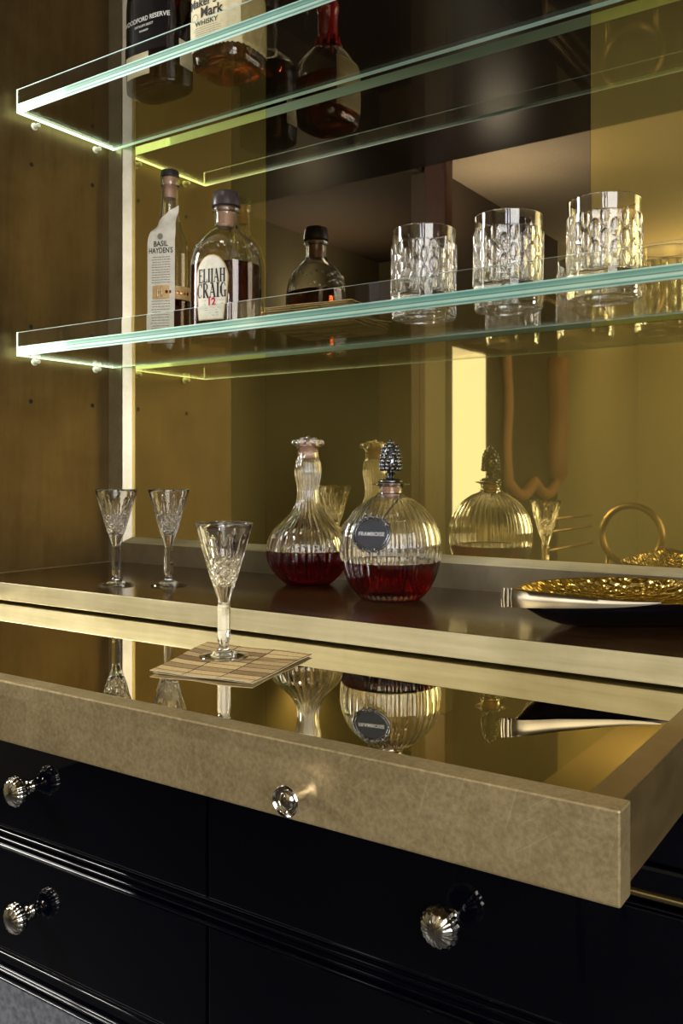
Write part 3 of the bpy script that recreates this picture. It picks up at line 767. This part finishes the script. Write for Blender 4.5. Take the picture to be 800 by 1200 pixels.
for a in (0, 180, 35, 145, 215, 325):
    a = radians(a); bd.ball((.0222 * cos(a), -.0022, .0193 * sin(a)), .0022, .0012, .0018)
to_med(bd).build('border', M['pewter'], md, smooth=True)
tv, tf = text2d('FRAMBOISE', .0062, 1.0, bold=.0001)
to_med(MB().add([(x, -.0024, y) for x, y in tv], tf)).build('lettering', M['engraved'], md)
ch = MB()   # two chains from the tag to the neck
for sx in (-1, 1):
    A = mc + Vector((sx * .0125, .001, .0175)); B = Vector((sx * .0172, -.004, .1455)); n = 17
    pts = [A.lerp(B, i / n) for i in range(n + 1)]
    def push(p):
        rr = interp(d2p, p.z) + .0016; l = sqrt(p.x ** 2 + p.y ** 2)
        return Vector((p.x * rr / l, p.y * rr / l, p.z)) if l < rr else p
    pts = [push(p) for p in pts]
    for i in range(n):
        c = (pts[i] + pts[i + 1]) / 2; d = (pts[i + 1] - pts[i]).normalized(); L = (pts[i + 1] - pts[i]).length
        s1 = d.cross(Vector((0, 1, 0)) if i % 2 else Vector((0, .3, 1))).normalized()
        ch.tube([c + d * L * .72 * cos(a) + s1 * .0011 * sin(a) for a in [2 * pi * q / 8 for q in range(8)]], .00042, 5, closed=True)
ch.tube([(.0172 * cos(a), .0172 * sin(a), .1448) for a in [2 * pi * q / 24 for q in range(24)]], .0007, 6, closed=True)
ch.build('chain', M['pewter'], dec2, smooth=True)

# =================================================================== BOTTLES
class Bottle:
    """superelliptic bottle: profile in units of half-width a; b/a ratio; exponent n of the plan below z_round"""
    def __init__(s, prof, ratio, ex, zr, thick=.0032, bottom=.008, n=96):
        s.p = prof; s.ratio = ratio; s.ex = ex; s.zr = zr; s.t = thick; s.bottom = bottom; s.n = n
    def k(s, z): return 0 if z > s.zr[1] else 1 if z < s.zr[0] else 1 - (z - s.zr[0]) / (s.zr[1] - s.zr[0])
    def pt(s, th, r, z, off=0.0):
        k = s.k(z); k = k * k * (3 - 2 * k); ex = 2 + (s.ex - 2) * k; rt = 1 + (s.ratio - 1) * k
        c, d = cos(th), sin(th)
        q = (abs(c) ** ex + abs(d) ** ex) ** (-1 / ex)
        return ((r * q + off) * c, (r * q * rt + off) * d, z)
    def outer(s):
        inner = [(max(r - s.t, .0045), z) for r, z in s.p if z > s.bottom]
        rb = inner[0][0]
        s.inner = [(0, s.bottom + .004), (rb * .55, s.bottom + .002), (rb * .9, s.bottom)] + inner
        prof = [(0, .004), (s.p[0][0] * .75, .001)] + s.p + [(r, z) for r, z in reversed(s.inner)]
        return MB().lathe(prof, s.n, fn=lambda th, r, z, t: s.pt(th, r, z))
    def fluid(s, level):
        pr = [(0, s.inner[0][1] - .0003)] + [(r + .0004, z - (.0003 if i < 3 else 0)) for i, (r, z) in enumerate(s.inner) if r > 0 and z < level]
        rl = interp([p for p in s.inner if p[0] > 0], level)
        pr += [(rl + .0004, level), (rl - .001, level - .0006), (0, level - .0006)]
        return MB().lathe(pr, s.n, fn=lambda th, r, z, t: s.pt(th, r, z))
    def surf(s, u, z, off, R=None):
        """point on the wall: u = metres along the girth from the front (-Y)"""
        r = interp(s.p, z); R = R or r
        th = -pi / 2 + u / R
        # follow flat faces: use true x for near-front positions
        k = s.k(z)
        if k > .5 and s.ex > 2.6:
            x = max(-.985, min(.985, u / (R * 1.02))); 
            th = -atan2((1 - abs(x) ** s.ex) ** (1 / s.ex), x)
        return s.pt(th, r, z, off)
    def patch(s, u0, u1, z0, z1, off=.0005, nu=20, nv=20, shape=None):
        mb = MB(); vs = []
        for L in (0, 1):
            for j in range(nv + 1):
                for i in range(nu + 1):
                    u = u0 + (u1 - u0) * i / nu; z = z0 + (z1 - z0) * j / nv
                    if shape: u, z = shape(i / nu, j / nv, u, z)
                    vs.append(s.surf(u, z, off - L * .0004))
        w = nu + 1; h = w * (nv + 1); fs = []
        for j in range(nv):
            for i in range(nu):
                a = j * w + i; fs.append((a, a + 1, a + w + 1, a + w)); fs.append((h + a + w, h + a + w + 1, h + a + 1, h + a))
        rimi = [i for i in range(nu + 1)] + [j * w + nu for j in range(1, nv + 1)] + [nv * w + i for i in range(nu - 1, -1, -1)] + [j * w for j in range(nv - 1, 0, -1)]
        for a, b in zip(rimi, rimi[1:] + rimi[:1]): fs.append((b, a, h + a, h + b))
        return MB().add(vs, fs)
    def text(s, tvf, u, z, off=.0009, slope=0.0):
        return MB().add([s.surf(u + x, z + y + slope * x, off) for x, y in tvf[0]], tvf[1])
def lines(bt, parent, m, u0, u1, z0, z1, n, size, seed=1, name='fine_print'):
    """rows of small printed words as short ink strokes"""
    rnd = random.Random(seed); mb = MB()
    for i in range(n):
        z = z1 - (z1 - z0) * i / max(1, n - 1); u = u0 + rnd.random() * (u1 - u0) * .08; end = u1 - rnd.random() * (u1 - u0) * .15
        while u < end:
            w = size * rnd.uniform(1.2, 4.5); w = min(w, end - u)
            if w < size * .4: break
            vs = [bt.surf(u, z, .0009), bt.surf(u + w, z, .0009), bt.surf(u + w, z + size, .0009), bt.surf(u, z + size, .0009)]
            mb.add(vs, [(0, 1, 2, 3)]); u += w + size * .8
    o = mb.build(name, m, parent); tag(o, kind='stuff'); return o

# --- flask bottle with rounded arch label (second on the lower shelf)
ec = Bottle(spline([(.0500, 0), (.0535, .003), (.0550, .010), (.0555, .050), (.0555, .092), (.0545, .108), (.0500, .124), (.0400, .139), (.0290, .150), (.0215, .157), (.0190, .163), (.0185, .176), (.0190, .1800), (.0222, .1815), (.0226, .1850), (.0200, .1868)], 5),
            .86, 2.6, (.095, .160), .0030)
e = empty('whiskey_bottle', (-.7155 * S, .812 * S, ZS1 + .0003), radians(13))
e.scale = (1.0, 1.0, 1.10)
tag(e, 'flask-shaped whiskey bottle with an arched cream label and dark stopper on the lower shelf', 'bottle')
ec.outer().build('bottle_glass', M['bottle'], e, smooth=True)
ec.fluid(.1010).build('whiskey', M['whisky'], e, smooth=True, angle=40)
MB().lathe([(0, .188), (.0205, .188), (.0232, .1895), (.0230, .1960), (.0205, .2085), (.0185, .2105), (0, .2112)], 48).build('cap', M['brown_cap'], e, smooth=True, angle=35)
MB().lathe([(0, .158), (.0125, .158), (.0140, .1872), (0, .1874)], 32).build('cork', M['cork'], e, smooth=True, angle=35)
def arch(s_, t, u, z):
    w = .028 - .006 * (1 - t) if t < .55 else .028
    if t >= .62:
        q = (t - .62) / .38; w = .028 * sqrt(max(0, 1 - (q * .985) ** 2))
    elif t < .62: w = .0215 + (.0065) * min(1, t / .62) ** .8
    return ((s_ - .5) * 2 * w, z)
ec.patch(-1, 1, .0165, .1100, .0005, 20, 34, arch).build('label_border', M['label_edge'], e)
lb = ec.patch(-1, 1, .0180, .1085, .0009, 20, 34, lambda s_, t, u, z: (arch(s_, t, u, z)[0] * .93, z)).build('paper_label', M['paper'], e)
# raised bumps of embossed glass on the shoulder
emb = MB()
for i in range(22):
    a = radians(-150 + i * 12); zz = .126 + .004 * sin(i * 1.7)
    p = ec.pt(a, interp(ec.p, zz), zz); emb.ball(p, .0028, .0028, .0022, 8, 6)
emb.build('embossing', M['bottle'], e, smooth=True)
ec.text(serif2d('ELIJAH', .0190, .74), .0010, .0800, .0013).build('lettering', M['ink'], lb)
ec.text(serif2d('CRAIG', .0205, .84), .0005, .0590, .0013).build('lettering', M['ink'], lb)
ec.text(text2d('12', .0150, 1.0, bold=.0007), .0005, .0420, .0013).build('lettering', M['red_ink'], lb)
lines(ec, lb, M['grey_ink'], -.019, -.009, .0385, .0440, 2, .0010, 3); lines(ec, lb, M['grey_ink'], .010, .021, .0390, .0440, 2, .0010, 4)
lines(ec, lb, M['grey_ink'], -.020, .020, .0330, .0350, 2, .0009, 5); lines(ec, lb, M['blue_ink'], -.014, .014, .0225, .0300, 3, .0010, 6)
for q in lb.children:
    q.data.transform(Matrix.Identity(4))

# --- slim bottle with paper bib and belt
bh = Bottle(spline([(.0250, 0), (.0290, .003), (.0300, .010), (.0302, .060), (.0302, .128), (.0290, .146), (.0240, .162), (.0180, .178), (.0150, .196), (.0135, .215), (.0128, .236), (.0128, .240), (.0148, .2420), (.0148, .2520), (.0128, .2535)], 5),
            1.0, 2.0, (.10, .175), .0026)
BX, BY = -.830 * S, .833 * S
b = empty('whiskey_bottle', (BX, BY, ZS1 + .0003), radians(20))
b.scale = (1.12, 1.12, 1.15)
tag(b, 'slim clear whiskey bottle wearing a paper bib label and a tan belt band', 'bottle')
bh.outer().build('bottle_glass', M['bottle'], b, smooth=True)
bh.fluid(.0720).build('whiskey', M['whisky'], b, smooth=True, angle=40)
MB().lathe([(0, .253), (.0130, .253), (.0142, .2545), (.0142, .2620), (.0128, .2640), (0, .2643)], 40).build('cap', M['black_cap'], b, smooth=True, angle=35)
MB().lathe([(0, .222), (.0100, .222), (.0108, .2534), (0, .2536)], 32).build('cork', M['cork'], b, smooth=True, angle=35)
# bib: hangs from the neck, stands off the front
def bib_pt(u, z):
    if z < .150: y = -.0318
    elif z < .172: y = -.0318 + (z - .150) / .022 * .006
    else: y = -.0258 + (z - .172) / .016 * .020
    return Vector((u, y - .0006 + .10 * u * u / .05, z))
mbb = MB(); nu, nv = 8, 26; vs = []
for L in (0, 1):
    for j in range(nv + 1):
        t = j / nv; z = .012 + t * .182
        w = .0225 if z < .162 else .0225 - (z - .162) / .032 * .006
        for i in range(nu + 1):
            s_ = i / nu * 2 - 1; zz = z + (.016 * max(0, s_) * max(0, (z - .15) / .044)) - (.010 * max(0, -s_) * max(0, (z - .15) / .044))
            p = bib_pt(s_ * w, z); p.z = zz; p.y -= L * -.0005
            if z > .17: p.y = min(p.y, -interp(bh.p, min(zz, .25)) * sqrt(max(0.05, 1 - min(.97, (s_ * w / interp(bh.p, min(zz, .25))) ** 2))) - .0012 + L * .0005)
            vs.append(p)
w_ = nu + 1; h_ = w_ * (nv + 1); fs = []
for j in range(nv):
    for i in range(nu):
        a = j * w_ + i; fs.append((a, a + 1, a + w_ + 1, a + w_)); fs.append((h_ + a + w_, h_ + a + w_ + 1, h_ + a + 1, h_ + a))
rimi = [i for i in range(nu + 1)] + [j * w_ + nu for j in range(1, nv + 1)] + [nv * w_ + i for i in range(nu - 1, -1, -1)] + [j * w_ for j in range(nv - 1, 0, -1)]
for a, c in zip(rimi, rimi[1:] + rimi[:1]): fs.append((c, a, h_ + a, h_ + c))
bib = MB().add(vs, fs).build('paper_bib', M['paper'], b, smooth=True, angle=50)
def bibtext(tvf, u, z, m, name='lettering'):
    mb = MB().add([bib_pt(u + x, z + y) + Vector((0, -.0007, 0)) for x, y in tvf[0]], tvf[1]); return mb.build(name, m, bib)
bibtext(text2d('BASIL', .0115, .85, bold=.0002), .000, .1460, M['ink'])
bibtext(text2d("HAYDEN'S", .0112, .76, bold=.0002), .000, .1360, M['ink'])
em = MB().add([(0.0045 * cos(a), -.0345, .1570 + .0045 * sin(a)) for a in [2 * pi * i / 14 for i in range(14)]], [tuple(range(14))]); em.build('emblem', M['grey_ink'], bib)
def biblines(z0, z1, n, sd):
    rnd = random.Random(sd); mb = MB()
    for i in range(n):
        z = z1 - (z1 - z0) * i / (n - 1); u = -.0155 + rnd.random() * .002
        while u < .0150:
            w = rnd.uniform(.0015, .0050); w = min(w, .0155 - u)
            mb.add([bib_pt(u, z) + Vector((0, -.0007, 0)), bib_pt(u + w, z) + Vector((0, -.0007, 0)), bib_pt(u + w, z + .0011) + Vector((0, -.0007, 0)), bib_pt(u, z + .0011) + Vector((0, -.0007, 0))], [(0, 1, 2, 3)]); u += w + .0009
    tag(mb.build('fine_print', M['grey_ink'], bib), kind='stuff')
biblines(.0885, .1260, 11, 2); biblines(.0200, .0610, 11, 3)
band = MB().lathe([(.0338, .0650), (.0341, .0650), (.0341, .0845), (.0338, .0845)], 48, loop=True, fn=lambda th, r, z, t: (r * cos(th), r * sin(th) * 1.03, z)).build('belt_band', M['kraft'], b, smooth=True, angle=40)
bk = MB()
for i in range(7):
    a = -pi / 2 + .30 + i * .17
    bk.ball((.0345 * cos(a), .0355 * sin(a), .0748), .0024, .0014, .0028, 4, 4, rot=Matrix.Rotation(a + pi / 2, 3, 'Z'))
bk.build('copper_studs', M['copper'], band)
bk = MB()
for du in (-.0035, .0035):
    bk.box(du - .0010, du + .0010, -.0372, -.0356, .0675, .0822, bev=.0004)
bk.box(-.0035, .0035, -.0372, -.0356, .0735, .0758, bev=.0004)
bk.build('buckle', M['silver'], band)

# --- wide dark bottle (left on the upper shelf)
wr = Bottle(spline([(.0500, 0), (.0560, .003), (.0580, .010), (.0585, .060), (.0585, .120), (.0575, .140), (.0510, .158), (.0360, .172), (.0230, .182), (.0190, .190), (.0178, .215), (.0178, .238), (.0200, .240), (.0200, .250), (.0170, .252)], 5),
            .62, 3.2, (.135, .185), .0034)
w0 = empty('whiskey_bottle', (-.812 * S, .797 * S, ZS2 + .0003), radians(2))
tag(w0, 'wide dark whiskey bottle with white printed lettering, leftmost on the upper shelf', 'bottle')
wr.outer().build('bottle_glass', M['bottle'], w0, smooth=True)
wr.fluid(.150).build('whiskey', mat('dark_whisky', (.10, .018, .006), 0, 0, IOR=1.36, Transmission_Weight=1.0), w0, smooth=True, angle=40)
MB().lathe([(0, .2525), (.0205, .2525), (.0215, .2545), (.0210, .275), (0, .277)], 40).build('cap', M['brown_cap'], w0, smooth=True, angle=35)
fl = wr.patch(-.046, .046, .046, .138, .0005).build('front_label', mat('black_label', (.006, .005, .006), .25), w0)
wr.text(text2d('WOODFORD RESERVE', .0108, .92, bold=.0002), .000, .1000, .0012).build('lettering', M['white_ink'], fl)
wr.text(text2d("DISTILLER'S SELECT", .0050, .95, bold=.0001), .000, .0895, .0012).build('lettering', M['white_ink'], fl)
wr.text(text2d('BOURBON', .0040, 1.0, bold=.0001), .000, .0810, .0012).build('lettering', M['white_ink'], fl)
nl = wr.patch(-.044, .012, .020, .0445, .0005).build('neck_label', M['cream'], w0); nl.name = 'strip_label'
wr.text(text2d("Labrot", .0062, 1.0, shear=.3), -.001, .033, .0012).build('signature', M['grey_ink'], nl)
MB().box(.0592, .0597, -.0150, .0150, .030, .062).build('side_label', M['cream'], w0)

# --- squarish bottle with big cream label (second on the upper shelf)
mk = Bottle(spline([(.0420, 0), (.0480, .003), (.0510, .012), (.0525, .030), (.0530, .060), (.0530, .090), (.0520, .106), (.0470, .122), (.0370, .137), (.0250, .148), (.0190, .157), (.0175, .170), (.0165, .200), (.0165, .214), (.0185, .216), (.0185, .228), (.0160, .230)], 5),
            .95, 3.4, (.100, .150), .0034)
m0 = empty('whiskey_bottle', (-.702 * S, .803 * S, ZS2 + .0003), radians(3))
tag(m0, 'squarish whiskey bottle with large cream label and red wax neck on the upper shelf', 'bottle')
mk.outer().build('bottle_glass', M['bottle'], m0, smooth=True)
mk.fluid(.088).build('whiskey', mat('brown_whisky', (.50, .15, .04), 0, 0, IOR=1.36, Transmission_Weight=1.0), m0, smooth=True, angle=40)
wx = MB().lathe([(.0200, .158), (.0186, .164), (.0180, .190), (.0182, .213), (.0202, .2155), (.0205, .229), (.0170, .2335), (0, .2345)], 40)
for i in range(9):
    a = 2 * pi * i / 9 + .2; L = .010 + .018 * ((i * 7) % 5) / 5
    wx.tube([(.0186 * cos(a), .0186 * sin(a), .168), (.0193 * cos(a), .0193 * sin(a), .162), (.0215 * cos(a), .0215 * sin(a), .160 - L * .35), (.0250 * cos(a), .0250 * sin(a), .158 - L * .6)], [.0035, .0034, .0030, .0022], 8)
wx.build('wax_seal', M['wax'], m0, smooth=True)
def torn(s_, t, u, z):
    if t == 0: z += .0011 * (1 if int(s_ * 30 + .5) % 2 else -1)
    return (u, z)
ml = mk.patch(-.0500, .0500, .0250, .1150, .0005, 30, 20, torn).build('paper_label', M['cream'], m0)
# the label carries on round the right-hand face
vs = []; 
for L in (0, 1):
    for j in range(2):
        for i in range(13):
            th = radians(-38 + 76 * i / 12); z = .0250 + .090 * j + (.0009 * (1 if i % 2 else -1) if j == 0 else 0)
            vs.append(mk.pt(th, interp(mk.p, z), z, .0005 - L * .0004))
fs = []
for i in range(12): fs += [(i, i + 1, 14 + i, 13 + i), (26 + 13 + i, 26 + 14 + i, 26 + i + 1, 26 + i)]
MB().add(vs, fs).build('side_label', M['yellow_paper'], m0)
mk.text(text2d("Maker's", .0200, .90, bold=.0004), -.014, .0850, .0012).build('lettering', M['ink'], ml)
mk.text(text2d("Mark", .0215, .95, bold=.0005), .004, .0680, .0012).build('lettering', M['ink'], ml)
mk.text(text2d("WHISKY", .0110, 1.1, bold=.0002), -.004, .0515, .0012).build('lettering', M['ink'], ml)
lines(mk, ml, M['grey_ink'], -.030, .026, .0310, .0445, 5, .0010, 8)
rg = MB().tube([mk.surf(-.030 + .0065 * cos(a), .0640 + .0065 * sin(a), .0012) for a in [2 * pi * i / 20 for i in range(20)]], .00035, 4, closed=True)
rg.build('seal_emblem', M['grey_ink'], ml)

# =================================================================== NAPKINS
def napkin(name, P4, z, m, amp=.0008, thick=.0006, seed=0, lift=None):
    """P4: four xy corners in order; wavy thin sheet with uv"""
    rnd = random.Random(seed); n = 16; c = Vector((sum(p[0] for p in P4) / 4, sum(p[1] for p in P4) / 4, 0))
    bm = bmesh.new(); uvl = bm.loops.layers.uv.new('UVMap'); g = {}
    for L in (0, 1):
        for j in range(n + 1):
            for i in range(n + 1):
                s_, t = i / n, j / n
                p = (Vector(P4[0]) * (1 - s_) + Vector(P4[1]) * s_) * (1 - t) + (Vector(P4[3]) * (1 - s_) + Vector(P4[2]) * s_) * t
                e_ = max(abs(s_ - .5), abs(t - .5)) * 2
                zz = z + amp * e_ ** 4 * (1 + sin(s_ * 9 + seed) * .5 + cos(t * 7 + seed) * .5)
                g[L, j, i] = bm.verts.new((p.x - c.x, p.y - c.y, zz - z - L * thick))
    def face(q, uv, mi):
        f = bm.faces.new([g[k] for k in q]); f.material_index = mi
        for lp, w in zip(f.loops, uv): lp[uvl].uv = w
    for j in range(n):
        for i in range(n):
            uv = [(i / n, j / n), ((i + 1) / n, j / n), ((i + 1) / n, (j + 1) / n), (i / n, (j + 1) / n)]
            face([(0, j, i), (0, j, i + 1), (0, j + 1, i + 1), (0, j + 1, i)], uv, 0)
            face([(1, j + 1, i), (1, j + 1, i + 1), (1, j, i + 1), (1, j, i)], uv[::-1], 1)
    for k in range(n):
        for q in ([(1, 0, k), (1, 0, k + 1), (0, 0, k + 1), (0, 0, k)], [(0, n, k), (0, n, k + 1), (1, n, k + 1), (1, n, k)],
                  [(0, k, 0), (0, k + 1, 0), (1, k + 1, 0), (1, k, 0)], [(1, k, n), (1, k + 1, n), (0, k + 1, n), (0, k, n)]):
            face(q, [(0, 0)] * 4, 1)
    me = bpy.data.meshes.new(name); bm.to_mesh(me); bm.free()
    for m_ in m: me.materials.append(m_)
    o = bpy.data.objects.new(name, me); COL.objects.link(o); o.location = (c.x, c.y, z)
    return o
zn = zm + .0008
N4 = [(-.668, .642), (-.549, .661), (-.581, .8035), (-.7254, .790)]
nk = napkin('paper_napkin', N4, zn + .0007, (M['napkin'], M['napkin_under']), .0012, seed=1)
tag(nk, 'mosaic-patterned paper napkin on the mirrored tray beneath the stem glass', 'napkin')
N4b = [(-.664, .6425), (-.550, .6625), (-.583, .801), (-.7225, .789)]
ly = napkin('lower_ply', N4b, zn - .0001, (M['napkin_under'], M['napkin_under']), .0008, seed=2, thick=.0003); ly.parent = nk; ly.location = Vector(ly.location) - Vector(nk.location)

# napkins stacked on the lower glass shelf
stk = [(-.810, 1.005), (-.672, 1.018), (-.690, 1.150), (-.828, 1.140)]
for i in range(6):
    q = [(x + random.uniform(-.003, .003), y + random.uniform(-.003, .003)) for x, y in stk]
    o = napkin('paper_napkin', q, ZS1 + .0010 + i * .0030, (M['napkin'], M['napkin']), .0006, seed=i + 5)
    pos = ['bottom of', 'second from the bottom of', 'third from the bottom of', 'third from the top of', 'second from the top of', 'top of'][i]
    tag(o, 'mosaic-patterned paper napkin, %s the stack on the lower glass shelf' % pos, 'napkin', 'stacked napkins on the lower shelf')
rf = MB()
for k in range(4):
    pts = []
    for i in range(12):
        t = i / 11
        pts.append((-.690 + .052 * t + .004 * sin(5 * t + k), 1.030 + .012 * k * t + .01 * sin(3 * t + k), ZS1 + .0014 + .018 * sin(pi * min(1, t * 1.05)) * (1 - .25 * k * .5) * (1 - t) + .0005))
    rf.tube(pts, .0006, 5)
tag(rf.build('raffia_tie', mat('raffia', (.45, .32, .185), .7), smooth=True), 'loose loops of tan raffia beside the napkin stack on the shelf', 'twine')

# =================================================================== DISH
dish = empty('serving_dish', (-.302, 1.056, ZC), radians(34))
tag(dish, 'black boat-shaped dish with hammered gold inside and a silver corner handle on the counter', 'dish')
OUT = [(-.156, -.086), (-.100, -.0905), (-.03, -.090), (.05, -.087), (.118, -.070), (.150, -.020), (.140, .035), (.085, .072), (.02, .088), (-.045, .086), (-.100, .052), (-.140, -.030)]
RIMK = [1.38, 1.18, 1.0, .98, 1.0, 1.05, 1.12, 1.18, 1.22, 1.2, 1.22, 1.32]
def outline(th):
    n = len(OUT); q = (th % (2 * pi)) / (2 * pi) * n; i = int(q); t = q - i
    def cr(p): return 0.5 * (2 * p[1] + (p[2] - p[0]) * t + (2 * p[0] - 5 * p[1] + 4 * p[2] - p[3]) * t * t + (3 * p[1] - p[0] - 3 * p[2] + p[3]) * t ** 3)
    g4 = [(i + k) % n for k in (-1, 0, 1, 2)]
    return cr([OUT[k][0] for k in g4]), cr([OUT[k][1] for k in g4]), cr([RIMK[k] for k in g4])
def dish_fn(th, r, z, t):
    x, y, k = outline(th)
    return (x * r, y * r, z * (1 + (k - 1) * r * r))
ob = [(0, 0.0006), (.38, 0.0006), (.50, .0012), (.62, .0045), (.76, .0110), (.88, .0190), (.96, .0265), (1.0, .0315), (1.003, .0330)]
ib = [(.990, .0334), (.975, .0320), (.93, .0275), (.85, .0215), (.72, .0165), (.55, .0135), (.3, .0120), (0, .0115)]
MB().lathe(ob, 144, 0, dish_fn).build('bowl', M['black_dish'], dish, smooth=True)
MB().lathe([(1.003, .0330)] + ib, 144, 0, dish_fn).build('lining', M['hammered'], dish, smooth=True)['label'] = 'hammered gold inner surface'
hd = MB(); n = 30; vs = []
for i in range(n + 1):
    t = i / n; th = .02 + t * (2 * pi / 12) * 2.35
    w = .0185 * (1 - t) ** .8 + .0008
    o_ = Vector(dish_fn(th, 1.018, .0330, 0)); i_ = Vector(dish_fn(th, .97, .0330, 0))
    bl = Vector((0, -.0030 * (1 - t), 0))
    vs += [o_ + Vector((0, 0, .0020)), o_ + bl * .8 + Vector((0, 0, .0020 - w * .25)), o_ + bl + Vector((0, 0, .0020 - w * .55)), o_ + bl * .3 + Vector((0, 0, .0020 - w)), i_ + Vector((0, 0, .0012 - w * .7)), i_ + Vector((0, 0, .0034))]
fs = [(6 * i + j, 6 * i + (j + 1) % 6, 6 * i + 6 + (j + 1) % 6, 6 * i + 6 + j) for i in range(n) for j in range(6)] + [(0, 1, 2, 3, 4, 5), tuple(6 * n + k for k in (5, 4, 3, 2, 1, 0))]
hd.add(vs, fs)
e0 = Vector(dish_fn(0, 1.0, .0330, 0))
for dx, r_ in ((-.0020, .0026), (-.0065, .0018), (-.0100, .0030)):
    hd.tube([e0 + Vector((dx, .001, -.0165)), e0 + Vector((dx - .0008, 0, -.007)), e0 + Vector((dx, .001, .0035))], r_, 10)
hd.tube([e0 + Vector((-.0060, .0015, -.0155)), e0 + Vector((-.0060, .0015, .0030))], .0045, 8)
hd.build('handle', mat('aged_silver', (.21, .18, .13), .30, 1.0), dish, smooth=True, angle=50)['label'] = 'polished silver strap handle'

# =================================================================== ROOM THINGS SEEN IN THE REFLECTIONS
mf = MB()
fxx, fy0, fy1 = -1.945, -2.05, -2.78
pts = [(fxx, fy0 + .014 * sin(i * 1.3), 2.0 - i * .10) for i in range(8)]
sc_ = [(fxx, fy0 + (fy1 - fy0) * t, 1.20 - .075 * abs(sin(pi * 2 * t)) ) for t in [i / 24 for i in range(25)]]
pts2 = [(fxx, fy1 + .014 * sin(i * 1.3), 1.24 + i * .10) for i in range(8)]
mf.tube(pts + sc_ + pts2, [.026] * 8 + [.034] * 25 + [.07] * 8, 8)
tag(mf.build('curtain', M['curtain'], smooth=True), 'copper scalloped drape seen reflected in the gold back panel', 'curtain')

stool = empty('bar_stool', (-.92, -.60, 0))
tag(stool, 'round-backed stool with brass rails, seen reflected at the right of the gold panel', 'stool')
M['brass'] = mat('brass', (.36, .25, .12), .35, 1.0); M['leather'] = mat('brown_leather', (.10, .05, .028), .5)
MB().lathe([(0, .70), (.17, .70), (.19, .72), (.18, .765), (.12, .785), (0, .79)], 40).build('seat', M['leather'], stool, smooth=True, angle=40)
MB().tube([(.105 * cos(a), -.17, 1.03 + .105 * sin(a)) for a in [2 * pi * i / 40 for i in range(40)]], .012, 10, closed=True).build('backrest', M['brass'], stool, smooth=True)
for sx in (-1, 1):
    for sy in (-1, 1):
        MB().tube([(sx * .13, sy * .13, .71), (sx * .18, sy * .18, 0)], [.014, .010], 10).build('leg', M['brass'], stool, smooth=True)
    MB().tube([(sx * .085, -.165, .76), (sx * .085, -.17, .97)], .008, 8).build('back_post', M['brass'], stool, smooth=True)
MB().tube([(.165 * cos(a), .165 * sin(a), .28) for a in [2 * pi * i / 32 for i in range(32)]], .008, 8, closed=True).build('footrest', M['brass'], stool, smooth=True)
for z, x in ((1.10, -.14), (1.06, -.14), (1.00, -.14)):
    MB().tube([(x, -.16, z), (x, .30, z)], .006, 8).build('arm_rail', M['brass'], stool, smooth=True)
MB().tube([(-.14, .30, 1.10), (-.14, .30, .95), (-.10, .17, .74)], .008, 8).build('arm_post', M['brass'], stool, smooth=True)
